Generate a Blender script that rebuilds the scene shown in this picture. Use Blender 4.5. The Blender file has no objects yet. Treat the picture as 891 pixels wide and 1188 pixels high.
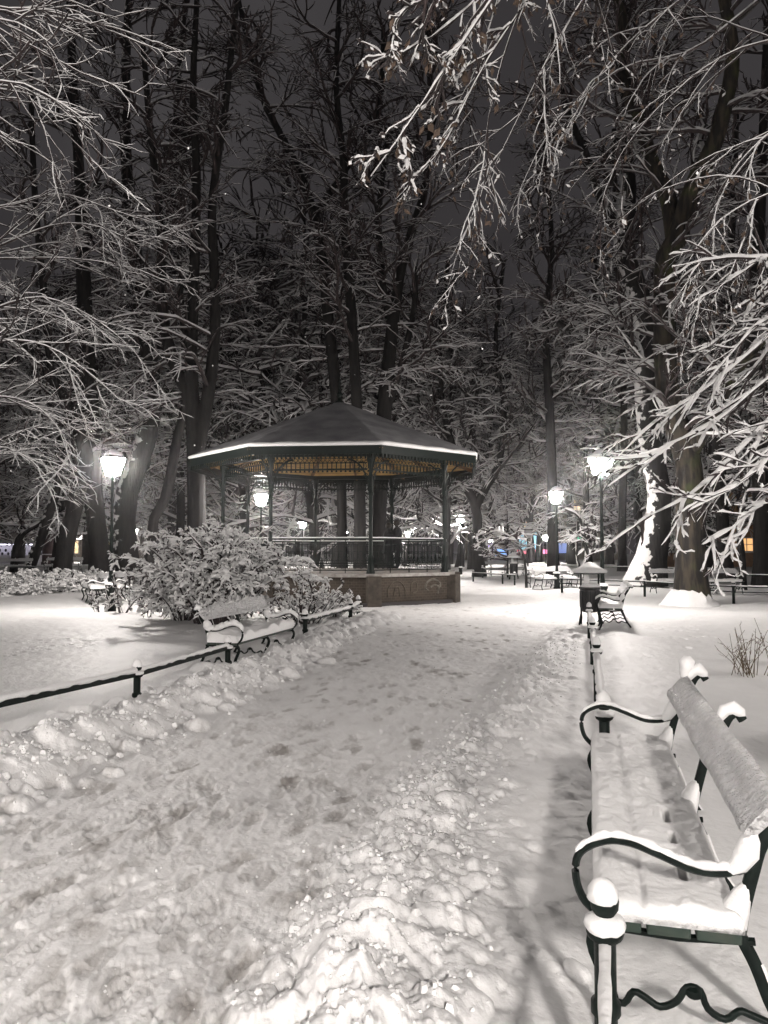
import bpy, math, random
import numpy as np
from mathutils import Vector

# ------------------------------------------------------------------ camera, world, exposure
SC = bpy.context.scene
COL = SC.collection
F = 890.0; CX = 445.5; CY = 594.0; HZ = 640.0; CAMH = 1.6
PITCH = math.atan((HZ - CY) / F)
cam = bpy.data.cameras.new('camera'); camo = bpy.data.objects.new('camera', cam); COL.objects.link(camo)
camo.location = (0, 0, CAMH); camo.rotation_euler = (math.pi / 2 + PITCH, 0, 0)
cam.sensor_fit = 'VERTICAL'; cam.sensor_height = 24.0; cam.lens = 24.0 * F / 1188.0
cam.clip_start = 0.05; cam.clip_end = 600
SC.camera = camo

W = bpy.data.worlds.new('World'); SC.world = W; W.use_nodes = True
nt = W.node_tree; nt.nodes.clear()
out = nt.nodes.new('ShaderNodeOutputWorld'); bg = nt.nodes.new('ShaderNodeBackground')
# overcast city night: a low grey cloud base, barely brighter near the horizon
tc = nt.nodes.new('ShaderNodeTexCoord'); no = nt.nodes.new('ShaderNodeTexNoise'); no.inputs['Scale'].default_value = 2.2
no.inputs['Detail'].default_value = 4
rp = nt.nodes.new('ShaderNodeValToRGB'); rp.color_ramp.elements[0].color = (.022, .0195, .021, 1); rp.color_ramp.elements[1].color = (.056, .052, .054, 1)
rp.color_ramp.elements[0].position = .3; rp.color_ramp.elements[1].position = .7
nt.links.new(tc.outputs['Generated'], no.inputs['Vector']); nt.links.new(no.outputs['Fac'], rp.inputs['Fac'])
nt.links.new(rp.outputs['Color'], bg.inputs['Color']); bg.inputs['Strength'].default_value = 1.0
nt.links.new(bg.outputs[0], out.inputs[0])

SC.view_settings.view_transform = 'Standard'; SC.view_settings.look = 'None'
SC.view_settings.exposure = 0.0; SC.view_settings.gamma = 1.0
SC.render.engine = 'CYCLES'
SC.cycles.use_denoising = True
SC.cycles.max_bounces = 4; SC.cycles.diffuse_bounces = 2; SC.cycles.glossy_bounces = 2
SC.cycles.volume_bounces = 0; SC.cycles.transparent_max_bounces = 4
SC.cycles.sample_clamp_indirect = 3.0
HAZE_D = .0009
LAMP_L = 450.0          # radiance of a lit lantern pane
LAMP_COL = (1.0, .932, .885)

rng = np.random.default_rng(7)
random.seed(7)

def P(px, py, Y):
    u = (px - CX) / F; v = (CY - py) / F
    dy = math.cos(PITCH) - v * math.sin(PITCH); dz = math.sin(PITCH) + v * math.cos(PITCH)
    return np.array([u / dy * Y, Y, CAMH + dz / dy * Y])

def G(px, py, z=0.0):
    v = (CY - py) / F
    dy = math.cos(PITCH) - v * math.sin(PITCH); dz = math.sin(PITCH) + v * math.cos(PITCH)
    return P(px, py, (z - CAMH) / (dz / dy))

# ------------------------------------------------------------------ noise
def _hash(ix, iy, iz=0, s=0):
    h = (ix.astype(np.int64) * 374761393 + iy.astype(np.int64) * 668265263 + np.int64(iz) * 2147483647 + s * 1274126177) & 0x7fffffff
    h = (h ^ (h >> 13)) * 1274126177 & 0x7fffffff
    return ((h ^ (h >> 16)) & 0xffff) / 65535.0

def vnoise(x, y, s=0):
    ix = np.floor(x); iy = np.floor(y); fx = x - ix; fy = y - iy
    fx = fx * fx * (3 - 2 * fx); fy = fy * fy * (3 - 2 * fy)
    ix = ix.astype(np.int64); iy = iy.astype(np.int64)
    a = _hash(ix, iy, 0, s); b = _hash(ix + 1, iy, 0, s); c = _hash(ix, iy + 1, 0, s); d = _hash(ix + 1, iy + 1, 0, s)
    return (a * (1 - fx) + b * fx) * (1 - fy) + (c * (1 - fx) + d * fx) * fy * 1.0

def fbm(x, y, o=4, s=0):
    r = 0; a = .5
    for k in range(o):
        r = r + a * vnoise(x * 2 ** k + 13.7 * k, y * 2 ** k - 7.3 * k, s + k); a *= .5
    return r / (1 - .5 ** o)

def sstep(a, b, x):
    t = np.clip((x - a) / (b - a), 0, 1); return t * t * (3 - 2 * t)

# ------------------------------------------------------------------ materials
def mat(name, col, rough=.7, noise=None, col2=None, nscale=8, bump=0.0, bscale=40, metallic=0, emit=None, estr=0, wave=None, bdist=.02, spec=None):
    m = bpy.data.materials.new(name); m.use_nodes = True
    t = m.node_tree; b = t.nodes['Principled BSDF']
    b.inputs['Base Color'].default_value = (*col, 1); b.inputs['Roughness'].default_value = rough
    b.inputs['Metallic'].default_value = metallic
    if spec is not None: b.inputs['Specular IOR Level'].default_value = spec
    g = t.nodes.new('ShaderNodeNewGeometry')
    if col2 is not None:
        n = t.nodes.new('ShaderNodeTexNoise'); n.inputs['Scale'].default_value = nscale; n.inputs['Detail'].default_value = 5
        t.links.new(g.outputs['Position'], n.inputs['Vector'])
        r = t.nodes.new('ShaderNodeValToRGB'); r.color_ramp.elements[0].color = (*col, 1); r.color_ramp.elements[1].color = (*col2, 1)
        r.color_ramp.elements[0].position = .35; r.color_ramp.elements[1].position = .65
        t.links.new(n.outputs['Fac'], r.inputs['Fac']); t.links.new(r.outputs['Color'], b.inputs['Base Color'])
    if bump:
        n2 = t.nodes.new('ShaderNodeTexNoise'); n2.inputs['Scale'].default_value = bscale; n2.inputs['Detail'].default_value = 6
        t.links.new(g.outputs['Position'], n2.inputs['Vector'])
        bp = t.nodes.new('ShaderNodeBump'); bp.inputs['Strength'].default_value = bump; bp.inputs['Distance'].default_value = bdist
        t.links.new(n2.outputs['Fac'], bp.inputs['Height']); t.links.new(bp.outputs[0], b.inputs['Normal'])
    if emit is not None:
        b.inputs['Emission Color'].default_value = (*emit, 1); b.inputs['Emission Strength'].default_value = estr
    return m

M = {}
M['snow'] = mat('snow', (.86, .857, .85), .55, col2=(.90, .897, .89), nscale=3, bump=.5, bscale=30, bdist=.016, spec=.3)
M['thin_snow'] = mat('thin_snow_on_slate', (.25, .25, .26), .75, col2=(.40, .40, .41), nscale=1.6, bump=.4, bscale=14, bdist=.03)
M['snow_far'] = mat('snow_far', (.88, .87, .87), .7)
M['frost'] = mat('crusted_snow', (.68, .68, .68), .5, col2=(.80, .80, .80), nscale=30, bump=1.0, bscale=28, bdist=.10)
M['twig'] = mat('twig_bark', (.010, .007, .007), .8, col2=(.034, .022, .022), nscale=4)
M['twig_far'] = mat('twig_bark_far', (.026, .020, .021), .8)
M['iron'] = mat('green_black_iron', (.004, .007, .006), .42, col2=(.008, .013, .011), nscale=25, bump=.15, bscale=60, spec=.14)
M['black'] = mat('black_paint', (.010, .010, .011), .45)
M['slat'] = mat('painted_slat', (.012, .028, .020), .5, col2=(.03, .04, .03), nscale=12)
M['wood'] = mat('ceiling_boards', (.60, .36, .11), .55, col2=(.70, .46, .18), nscale=3)
M['rafter'] = mat('rafter_wood', (.22, .12, .05), .6)
M['coat'] = mat('dark_coat', (.010, .010, .012), .85)
M['skin'] = mat('skin', (.35, .22, .16), .6)
M['hair'] = mat('hair', (.02, .015, .012), .7)
M['leaf'] = mat('dead_leaf', (.045, .030, .020), .8, col2=(.09, .06, .042), nscale=9)
M['stalk'] = mat('dry_stalk', (.10, .07, .04), .85)
M['glow'] = mat('lit_pane', (1, 1, 1), .5, emit=LAMP_COL, estr=LAMP_L)
M['glow_far'] = mat('bright_pane', (1, 1, 1), .5, emit=LAMP_COL, estr=LAMP_L * 2.25)
M['frosted'] = mat('unlit_pane', (.35, .35, .34), .25)
M['plaster'] = mat('pale_plaster', (.42, .38, .33), .8, col2=(.36, .33, .29), nscale=.7)
M['white_wall'] = mat('white_wall', (.7, .68, .72), .8)
M['glass'] = mat('dark_glass', (.02, .022, .025), .12)
M['rooftile'] = mat('dark_roof', (.05, .045, .045), .8)

def bark(name, base, light, side=None, snowy=.45, moss=0):
    """bark with snow plastered on the side the wind came from"""
    m = bpy.data.materials.new(name); m.use_nodes = True; t = m.node_tree; L = t.links.new; b = t.nodes['Principled BSDF']
    b.inputs['Roughness'].default_value = .85
    g = t.nodes.new('ShaderNodeNewGeometry'); mp = t.nodes.new('ShaderNodeMapping'); mp.inputs['Scale'].default_value = (5.5, 5.5, .9)
    L(g.outputs['Position'], mp.inputs['Vector'])
    n = t.nodes.new('ShaderNodeTexNoise'); n.inputs['Scale'].default_value = 1.6; n.inputs['Detail'].default_value = 7
    L(mp.outputs[0], n.inputs['Vector'])
    r = t.nodes.new('ShaderNodeValToRGB'); r.color_ramp.elements[0].color = (*base, 1); r.color_ramp.elements[1].color = (*light, 1)
    r.color_ramp.elements[0].position = .44; r.color_ramp.elements[1].position = .60
    L(n.outputs['Fac'], r.inputs['Fac'])
    last = r.outputs['Color']
    if moss:
        nm = t.nodes.new('ShaderNodeTexNoise'); nm.inputs['Scale'].default_value = 1.3; L(g.outputs['Position'], nm.inputs['Vector'])
        rm = t.nodes.new('ShaderNodeValToRGB'); rm.color_ramp.elements[0].position = .56; rm.color_ramp.elements[1].position = .72
        L(nm.outputs['Fac'], rm.inputs['Fac'])
        mm = t.nodes.new('ShaderNodeMix'); mm.data_type = 'RGBA'; L(rm.outputs['Color'], mm.inputs['Factor']); L(last, mm.inputs['A'])
        mm.inputs['B'].default_value = (.035, .042, .012, 1); last = mm.outputs['Result']
    bp = t.nodes.new('ShaderNodeBump'); bp.inputs['Strength'].default_value = .9; bp.inputs['Distance'].default_value = .05
    L(n.outputs['Fac'], bp.inputs['Height']); L(bp.outputs[0], b.inputs['Normal'])
    if side is not None:
        d = t.nodes.new('ShaderNodeVectorMath'); d.operation = 'DOT_PRODUCT'; L(g.outputs['Normal'], d.inputs[0])
        v = Vector(side).normalized(); d.inputs[1].default_value = v
        n3 = t.nodes.new('ShaderNodeTexNoise'); n3.inputs['Scale'].default_value = 3.5; n3.inputs['Detail'].default_value = 6
        L(g.outputs['Position'], n3.inputs['Vector'])
        a = t.nodes.new('ShaderNodeMath'); a.operation = 'MULTIPLY_ADD'; L(n3.outputs['Fac'], a.inputs[0]); a.inputs[1].default_value = 1.5
        L(d.outputs['Value'], a.inputs[2])
        c = t.nodes.new('ShaderNodeValToRGB'); c.color_ramp.elements[0].position = .5; c.color_ramp.elements[1].position = .53
        s = t.nodes.new('ShaderNodeMath'); s.operation = 'MULTIPLY'; s.inputs[1].default_value = snowy; L(a.outputs[0], s.inputs[0])
        L(s.outputs[0], c.inputs['Fac'])
        mx = t.nodes.new('ShaderNodeMix'); mx.data_type = 'RGBA'; L(c.outputs['Color'], mx.inputs['Factor']); L(last, mx.inputs['A'])
        mx.inputs['B'].default_value = (.78, .77, .76, 1); last = mx.outputs['Result']
    L(last, b.inputs['Base Color'])
    return m
M['bark'] = bark('bark', (.004, .0035, .0035), (.014, .012, .011))
M['bark_side'] = bark('bark_snow_side', (.004, .0035, .0035), (.014, .012, .011), (-.75, -.1, .65), .385)
M['bark_left'] = bark('bark_snow_left', (.004, .0035, .0035), (.014, .012, .011), (-.55, -.55, .62), .33)
M['bark_brown'] = bark('bark_brown', (.006, .005, .004), (.040, .031, .021), (-.4, -.3, .9), .27, moss=1)

def brick_mat():
    m = bpy.data.materials.new('dark_brick'); m.use_nodes = True; t = m.node_tree; L = t.links.new; b = t.nodes['Principled BSDF']
    tcn = t.nodes.new('ShaderNodeTexCoord'); br = t.nodes.new('ShaderNodeTexBrick')
    br.inputs['Color1'].default_value = (.045, .036, .028, 1); br.inputs['Color2'].default_value = (.075, .060, .047, 1); br.inputs['Mortar'].default_value = (.12, .105, .09, 1)
    br.inputs['Scale'].default_value = 3.2; br.inputs['Mortar Size'].default_value = .02
    L(tcn.outputs['UV'], br.inputs['Vector'])
    n = t.nodes.new('ShaderNodeTexNoise'); n.inputs['Scale'].default_value = 2.0; n.inputs['Detail'].default_value = 6; L(tcn.outputs['Object'], n.inputs['Vector'])
    mm = t.nodes.new('ShaderNodeMix'); mm.data_type = 'RGBA'; mm.blend_type = 'MULTIPLY'; mm.inputs['Factor'].default_value = .9
    r = t.nodes.new('ShaderNodeValToRGB'); r.color_ramp.elements[0].color = (.35, .33, .3, 1); r.color_ramp.elements[1].color = (1.3, 1.2, 1.1, 1)
    L(n.outputs['Fac'], r.inputs['Fac']); L(br.outputs['Color'], mm.inputs['A']); L(r.outputs['Color'], mm.inputs['B'])
    L(mm.outputs['Result'], b.inputs['Base Color']); b.inputs['Roughness'].default_value = .85
    return m
M['brick'] = brick_mat()

def path_mat():
    m = bpy.data.materials.new('trodden_snow'); m.use_nodes = True; t = m.node_tree; L = t.links.new; b = t.nodes['Principled BSDF']
    b.inputs['Roughness'].default_value = .6; b.inputs['Specular IOR Level'].default_value = .25
    g = t.nodes.new('ShaderNodeNewGeometry')
    at = t.nodes.new('ShaderNodeAttribute'); at.attribute_name = 'dirt'
    # streaks that follow the walking direction
    mp = t.nodes.new('ShaderNodeMapping'); mp.inputs['Rotation'].default_value = (0, 0, math.radians(12)); mp.inputs['Scale'].default_value = (3.2, 1.3, 1)
    L(g.outputs['Position'], mp.inputs['Vector'])
    n = t.nodes.new('ShaderNodeTexNoise'); n.inputs['Scale'].default_value = 1.9; n.inputs['Detail'].default_value = 9; n.inputs['Roughness'].default_value = .68
    L(mp.outputs[0], n.inputs['Vector'])
    a = t.nodes.new('ShaderNodeMath'); a.operation = 'MULTIPLY_ADD'; a.inputs[1].default_value = .62; L(at.outputs['Fac'], a.inputs[0]); L(n.outputs['Fac'], a.inputs[2])
    r = t.nodes.new('ShaderNodeValToRGB'); e = r.color_ramp.elements
    e[0].position = .46; e[0].color = (.87, .865, .86, 1); e[1].position = 1.10; e[1].color = (.36, .34, .32, 1)
    k = e.new(.64); k.color = (.80, .793, .785, 1)
    L(a.outputs[0], r.inputs['Fac']); L(r.outputs['Color'], b.inputs['Base Color'])
    n2 = t.nodes.new('ShaderNodeTexNoise'); n2.inputs['Scale'].default_value = 30; n2.inputs['Detail'].default_value = 6; L(g.outputs['Position'], n2.inputs['Vector'])
    bp = t.nodes.new('ShaderNodeBump'); bp.inputs['Strength'].default_value = .6; bp.inputs['Distance'].default_value = .015
    L(n2.outputs['Fac'], bp.inputs['Height']); L(bp.outputs[0], b.inputs['Normal'])
    return m
M['path'] = path_mat()

# ------------------------------------------------------------------ object helpers
def tag(o, label=None, cat=None, group=None, kind=None):
    if label: o['label'] = label
    if cat: o['category'] = cat
    if group: o['group'] = group
    if kind: o['kind'] = kind
    return o

def empty(name, loc=(0, 0, 0), rz=0.0, **k):
    o = bpy.data.objects.new(name, None); COL.objects.link(o); o.location = loc; o.rotation_euler = (0, 0, rz); o.empty_display_size = .2
    return tag(o, **k)

def copy_tree(o, parent=None):
    c = o.copy(); COL.objects.link(c)
    if parent is not None: c.parent = parent
    for ch in [x for x in o.children]: copy_tree(ch, c)
    return c

def mesh_np(name, V, Q, mats, mi=None, parent=None, smooth=False, tris=None, uv=None):
    """V (n,3); Q (m,4) quads; tris (k,3)"""
    me = bpy.data.meshes.new(name)
    V = np.asarray(V, dtype=np.float32)
    nq = 0 if Q is None else len(Q); ntr = 0 if tris is None else len(tris)
    me.vertices.add(len(V)); me.vertices.foreach_set('co', V.ravel())
    loops = np.concatenate([np.asarray(Q, dtype=np.int32).ravel() if nq else np.zeros(0, np.int32), np.asarray(tris, dtype=np.int32).ravel() if ntr else np.zeros(0, np.int32)])
    me.loops.add(len(loops)); me.loops.foreach_set('vertex_index', loops)
    me.polygons.add(nq + ntr)
    st = np.concatenate([np.arange(nq) * 4, nq * 4 + np.arange(ntr) * 3]).astype(np.int32)
    me.polygons.foreach_set('loop_start', st)
    if mi is not None: me.polygons.foreach_set('material_index', np.asarray(mi, dtype=np.int32))
    for m in (mats if isinstance(mats, (list, tuple)) else [mats]): me.materials.append(m)
    me.update(calc_edges=True)
    me.polygons.foreach_set('use_smooth', np.full(nq + ntr, bool(smooth)))
    o = bpy.data.objects.new(name, me); COL.objects.link(o)
    if parent is not None: o.parent = parent
    return o

class MB:
    def __init__(s): s.v = []; s.f = []; s.mi = []; s.uv = []; s.n = 0
    def add(s, V, Fs, mi=0):
        V = [tuple(map(float, p)) for p in V]
        s.v += V; s.f += [tuple(i + s.n for i in f) for f in Fs]; s.mi += [mi] * len(Fs); s.n += len(V)
    def box(s, c, d, rz=0, rx=0, mi=0, taper=1.0):
        x, y, z = d[0] / 2, d[1] / 2, d[2] / 2
        V = []
        for sz in (-1, 1):
            k = taper if sz > 0 else 1.0
            for sx, sy in ((-1, -1), (1, -1), (1, 1), (-1, 1)):
                p = Vector((sx * x * k, sy * y * k, sz * z))
                if rx: p = Vector((p.x, p.y * math.cos(rx) - p.z * math.sin(rx), p.y * math.sin(rx) + p.z * math.cos(rx)))
                if rz: p = Vector((p.x * math.cos(rz) - p.y * math.sin(rz), p.x * math.sin(rz) + p.y * math.cos(rz), p.z))
                V.append((p.x + c[0], p.y + c[1], p.z + c[2]))
        s.add(V, [(3, 2, 1, 0), (4, 5, 6, 7), (0, 1, 5, 4), (1, 2, 6, 5), (2, 3, 7, 6), (3, 0, 4, 7)], mi)
    def tube(s, pts, r, m=8, mi=0, flat=None):
        pts = np.asarray(pts, float); K = len(pts)
        r = np.full(K, r) if np.isscalar(r) else np.asarray(r, float)
        T = np.gradient(pts, axis=0); T /= np.linalg.norm(T, axis=1)[:, None] + 1e-9
        up = np.array([0, 0, 1.0]) if abs(T[:, 2]).mean() < .8 else np.array([0, 1.0, .01])
        S = np.cross(T, up); S /= np.linalg.norm(S, axis=1)[:, None] + 1e-9; U = np.cross(S, T)
        V = []
        fl = (1, 1) if flat is None else flat
        for i in range(K):
            for k in range(m):
                a = 2 * math.pi * (k + .5) / m
                V.append(pts[i] + r[i] * (fl[0] * math.cos(a) * S[i] + fl[1] * math.sin(a) * U[i]))
        Fs = [(i * m + k, i * m + (k + 1) % m, (i + 1) * m + (k + 1) % m, (i + 1) * m + k) for i in range(K - 1) for k in range(m)]
        Fs += [tuple(range(m))[::-1], tuple((K - 1) * m + k for k in range(m))]
        s.add(V, Fs, mi)
    def lathe(s, prof, c=(0, 0, 0), m=16, mi=0, jit=0):
        V = []
        for r, z in prof:
            for k in range(m):
                a = 2 * math.pi * k / m; rr = r * (1 + jit * (random.random() - .5))
                V.append((c[0] + rr * math.cos(a), c[1] + rr * math.sin(a), c[2] + z + jit * .3 * r * (random.random() - .5)))
        K = len(prof)
        Fs = [(i * m + k, i * m + (k + 1) % m, (i + 1) * m + (k + 1) % m, (i + 1) * m + k) for i in range(K - 1) for k in range(m)]
        Fs += [tuple(range(m))[::-1], tuple((K - 1) * m + k for k in range(m))]
        s.add(V, Fs, mi)
    def build(s, name, mats, parent=None, smooth=False, bevel=0):
        me = bpy.data.meshes.new(name); me.from_pydata(s.v, [], s.f); me.update()
        for m in (mats if isinstance(mats, (list, tuple)) else [mats]): me.materials.append(m)
        me.polygons.foreach_set('material_index', s.mi)
        if smooth:
            me.polygons.foreach_set('use_smooth', [True] * len(s.f))
            try: me.set_sharp_from_angle(angle=math.radians(50))
            except Exception: pass
        o = bpy.data.objects.new(name, me); COL.objects.link(o)
        if parent is not None: o.parent = parent
        if bevel:
            bv = o.modifiers.new('bevel', 'BEVEL'); bv.width = bevel; bv.segments = 2; bv.limit_method = 'ANGLE'
        return o

def smoothline(pts, n=6):
    """Catmull-Rom through the points"""
    p = np.asarray(pts, float); q = np.vstack([2 * p[0] - p[1], p, 2 * p[-1] - p[-2]]); outp = []
    for i in range(1, len(q) - 2):
        for k in range(n):
            t = k / n
            outp.append(.5 * ((2 * q[i]) + (-q[i - 1] + q[i + 1]) * t + (2 * q[i - 1] - 5 * q[i] + 4 * q[i + 1] - q[i + 2]) * t * t + (-q[i - 1] + 3 * q[i] - 3 * q[i + 1] + q[i + 2]) * t ** 3))
    outp.append(q[-2]); return np.array(outp)

# ------------------------------------------------------------------ ground
FDIR = math.tan(math.radians(14.9))             # the kerb fence on the right runs this way from under the viewer
def right_x(y): return FDIR * y + .06
LF = np.array([[-3.7, 3.0], [-3.26, 5.0], [-2.55, 8.0], [-2.02, 10.25], [-1.4, 14.2], [-.72, 17.1], [-.35, 19.0]])
def left_x(y): return np.interp(y, LF[:, 1], LF[:, 0])
GC = np.array([-1.55, 26.5])                    # bandstand centre
RID = np.array([G(405, 1240)[:2], G(425, 1130)[:2], G(470, 1010)[:2], G(520, 905)[:2], G(580, 830)[:2], G(625, 780)[:2], G(655, 735)[:2], G(668, 705)[:2]])
def ridge_x(y): return np.interp(y, RID[:, 1], RID[:, 0])

def lawn_rise(x, y):
    return .30 * sstep(20, 45, y) * (1 - np.exp(-((x - 3) / 6.0) ** 2)) + .12 * sstep(30, 60, y)

def base_h(x, y):
    lx = left_x(y); rx = right_x(y)
    inl = sstep(0, .5, lx - x) * sstep(21, 19, y) + sstep(21, 19, y) * sstep(-.1, .5, x - rx)
    h = .10 * inl + lawn_rise(x, y)
    h = h + .05 * (fbm(x * .7, y * .7, 3, 5) - .5) + .02 * (fbm(x * 3, y * 3, 3, 9) - .5)
    return h

def HZ_at(x, y):
    return float(base_h(np.array([float(x)]), np.array([float(y)]))[0])

GRID = {}
def surf(x, y):
    i = np.clip(np.rint(np.log(np.hypot(x, y)) / GRID['lr']).astype(int), 0, GRID['H'].shape[0] - 1); j = np.clip(np.rint((np.arctan2(x, y) - GRID['th0']) / GRID['dth']).astype(int), 0, GRID['H'].shape[1] - 1)
    return GRID['H'][i, j]
def build_ground():
    nr, nth = 1050, 800
    r = np.exp(np.linspace(math.log(1.0), math.log(95.0), nr)); th = np.radians(np.linspace(-46, 46, nth))
    R, T = np.meshgrid(r, th, indexing='ij')
    X = R * np.sin(T); Y = R * np.cos(T)
    H = base_h(X, Y)
    lx = left_x(Y); rx = right_x(Y); rid = ridge_x(Y)
    path = (X > lx) & (X < rx)
    fade = sstep(40, 12, Y)
    # shovelled ridge between the walked path and the fence
    dr = X - rid
    w = .30 + .08 * vnoise(Y * 1.3, Y * 0 + 3) ; amp = (.045 + .04 * vnoise(Y * 1.9, Y * 0 + 9)) * sstep(22, 13, Y)
    near = 1 + 1.3 * sstep(3.6, 2.5, Y)
    ridge = amp * near * np.exp(-(dr / (w * (1 + .5 * sstep(0, 1, dr)))) ** 2)
    H += ridge * (.55 + .9 * fbm(X * 5, Y * 5, 4, 21))
    # strip between ridge and fence: untouched soft snow
    strip = sstep(.1, .5, dr) * sstep(.1, -.25, X - rx) * sstep(24, 17, Y)
    H += strip * (.035 + .035 * (fbm(X * 2.6, Y * 2.6, 3, 33) - .4))
    # bank thrown against the left fence
    dl = X - (lx + .35)
    bank = (.09 + .08 * vnoise(Y * 1.4, Y * 0 + 5)) * np.exp(-(dl / np.where(dl > 0, .42, .55)) ** 2) * sstep(21, 18, Y)
    H += bank * (.6 + .8 * fbm(X * 4.5, Y * 4.5, 4, 41))
    # trodden surface
    walk = sstep(.15, .5, X - lx - .5) * sstep(-.15, -.5, dr) * 1.0
    H += .010 * walk * (fbm(X * 2.2 + Y * .5, Y * 1.1, 5, 51) - .5) * 2
    H += .008 * fade * (fbm(X * 16, Y * 9, 3, 61) - .5) * 2
    dirt = np.zeros_like(H); CL = np.zeros_like(H)
    dth = th[1] - th[0]; dlr = math.log(r[1] / r[0])
    def window(cx, cy, rad):
        rc = math.hypot(cx, cy); tcn = math.atan2(cx, cy)
        i = int(math.log(max(rc, 1.001)) / dlr); j = int((tcn - th[0]) / dth)
        di = int(rad / rc / dlr) + 2; dj = int(rad / rc / dth) + 2
        i0, i1 = max(0, i - di), min(nr, i + di + 1); j0, j1 = max(0, j - dj), min(nth, j + dj + 1)
        return (slice(i0, i1), slice(j0, j1)) if i1 > i0 + 1 and j1 > j0 + 1 else None
    def clod(cx, cy, rad, hgt):
        s = window(cx, cy, rad)
        if s is None: return
        a = random.uniform(0, 3.14); e = random.uniform(.65, 1.0)
        dx = X[s] - cx; dy = Y[s] - cy
        u = dx * math.cos(a) + dy * math.sin(a); v = (-dx * math.sin(a) + dy * math.cos(a)) / e
        q = (u * u + v * v) / rad ** 2 * (1 + .8 * (vnoise(X[s] * 2.2 / rad, Y[s] * 2.2 / rad, 3) - .5))
        d = np.sqrt(np.clip(1 - q, 0, 1)) * hgt
        CL[s] = np.maximum(CL[s], d) + .18 * np.minimum(CL[s], d)
    for k in range(2300):
        y = math.exp(random.uniform(math.log(4.6), math.log(19))); x = float(left_x(y)) + random.gauss(.42, .24)
        rad = min(.15, max(.015, random.lognormvariate(-2.95, .5))) * (1.0 if random.random() < .93 else 1.6); clod(x, y, rad, rad * random.uniform(.35, .75))
    for k in range(1900):
        y = math.exp(random.uniform(math.log(1.9), math.log(17))); x = float(ridge_x(y)) + random.gauss(.04, .17 + .05 * (y < 4))
        rad = min(.085, max(.008, random.lognormvariate(-3.75, .6))) * (1.5 if y < 3.4 and random.random() < .35 else 1.0) * (1 if random.random() < .95 else 1.7)
        clod(x, y, rad, rad * random.uniform(.3, .7))
    for k in range(70):
        y = random.uniform(1.9, 3.2); x = float(ridge_x(y)) + random.gauss(.05, .14); rad = random.uniform(.07, .13); clod(x, y, rad, rad * random.uniform(.5, .9))
    for k in range(330):
        y = math.exp(random.uniform(math.log(2.0), math.log(17))); x0 = float(ridge_x(y)); x1 = float(right_x(y))
        x = random.uniform(x0 + .1, x1 - .15); rad = random.uniform(.02, .07); clod(x, y, rad, rad * random.uniform(.15, .4))
    crust = np.exp(-(dr / .42) ** 2) * sstep(20, 14, Y) + np.exp(-(dl / .5) ** 2) * sstep(20, 17, Y)
    n1_ = np.abs(fbm(X * 9, Y * 9, 5, 91) - .5) * 2; n2_ = fbm(X * 26, Y * 26, 3, 95)
    H += np.minimum(CL, .16) * .9 + np.clip(crust, 0, 1) * (-.016 * sstep(.20, .0, n1_) + .012 * (n2_ - .5) + .012 * sstep(.48, .58, fbm(X * 12, Y * 12, 3, 97)))
    # footprints: heel and sole pressed in, a low rim pushed up around them
    def foot(cx, cy, a, dep, dcol):
        s = window(cx, cy, .26)
        if s is None: return
        dx = X[s] - cx; dy = Y[s] - cy
        u = dx * math.sin(a) + dy * math.cos(a); v = dx * math.cos(a) - dy * math.sin(a)
        wv = .048 + .012 * np.sin(u * 14)
        q = (u / .145) ** 2 + (v / wv) ** 2 + .35 * (vnoise(X[s] * 30, Y[s] * 30, 5) - .5)
        q = np.maximum(q, 0)
        tread = (np.sin(u * 210) > .2) * (q < .8) * .003
        H[s] += tread * (dep > .006) - .7 * dep * sstep(1.08, .92, q) + dep * .25 * np.exp(-((np.sqrt(q) - 1.25) / .22) ** 2)
        dirt[s] = np.maximum(dirt[s], dcol * sstep(1.5, .6, q * (1 + .9 * (vnoise(X[s] * 22, Y[s] * 22, 8) - .5))))
    for k in range(2300):
        y = math.exp(random.uniform(math.log(1.8), math.log(24)))
        x0 = float(left_x(y)) + .75; x1 = float(ridge_x(y)) - .15
        x = x0 + (x1 - x0) * (.5 + .5 * random.choice((-1, 1)) * random.random() ** 1.1)
        foot(x, y, math.radians(10) + random.gauss(0, .25) + random.choice((0, math.pi)), random.uniform(.003, .011), max(0, random.gauss(.14, .19)))
    for k in range(500):      # trails over the open square and on the lawns
        y = random.uniform(12, 34); x = random.uniform(-1, 11); foot(x, y, random.uniform(0, 6.3), random.uniform(.01, .03), .1)
    for tr in (((-6.5, 10), (-2.6, 16)), ((-7.0, 12.5), (-3.2, 13.5)), ((3.6, 14), (7.5, 13.2)), ((3.8, 15), (8, 16)), ((4.2, 15.5), (9, 13.5))):
        a0 = np.array(tr[0], float); a1 = np.array(tr[1], float); n = int(np.linalg.norm(a1 - a0) / .3)
        for k in range(n * 2):
            p = a0 + (a1 - a0) * k / (2 * n) + np.array([random.gauss(0, .18), random.gauss(0, .18)])
            foot(p[0], p[1], math.atan2(*(a1 - a0)), random.uniform(.02, .05), 0)
    # icy worn patches
    dirt += .55 * sstep(.60, .78, fbm(X * 1.6 + Y * .35, Y * .8, 5, 71)) * walk * sstep(.42, .6, fbm(X * 7, Y * 5, 3, 77))
    dirt *= walk
    GRID.update(H=H, lr=dlr, th0=th[0], dth=dth)
    V = np.stack([X, Y, H], -1).reshape(-1, 3)
    idx = np.arange(nr * nth).reshape(nr, nth)
    Q = np.stack([idx[:-1, :-1], idx[1:, :-1], idx[1:, 1:], idx[:-1, 1:]], -1).reshape(-1, 4)[:, ::-1]
    pm = (path & (Y < 36)).reshape(-1)
    fm = pm[Q].all(axis=1)
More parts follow.
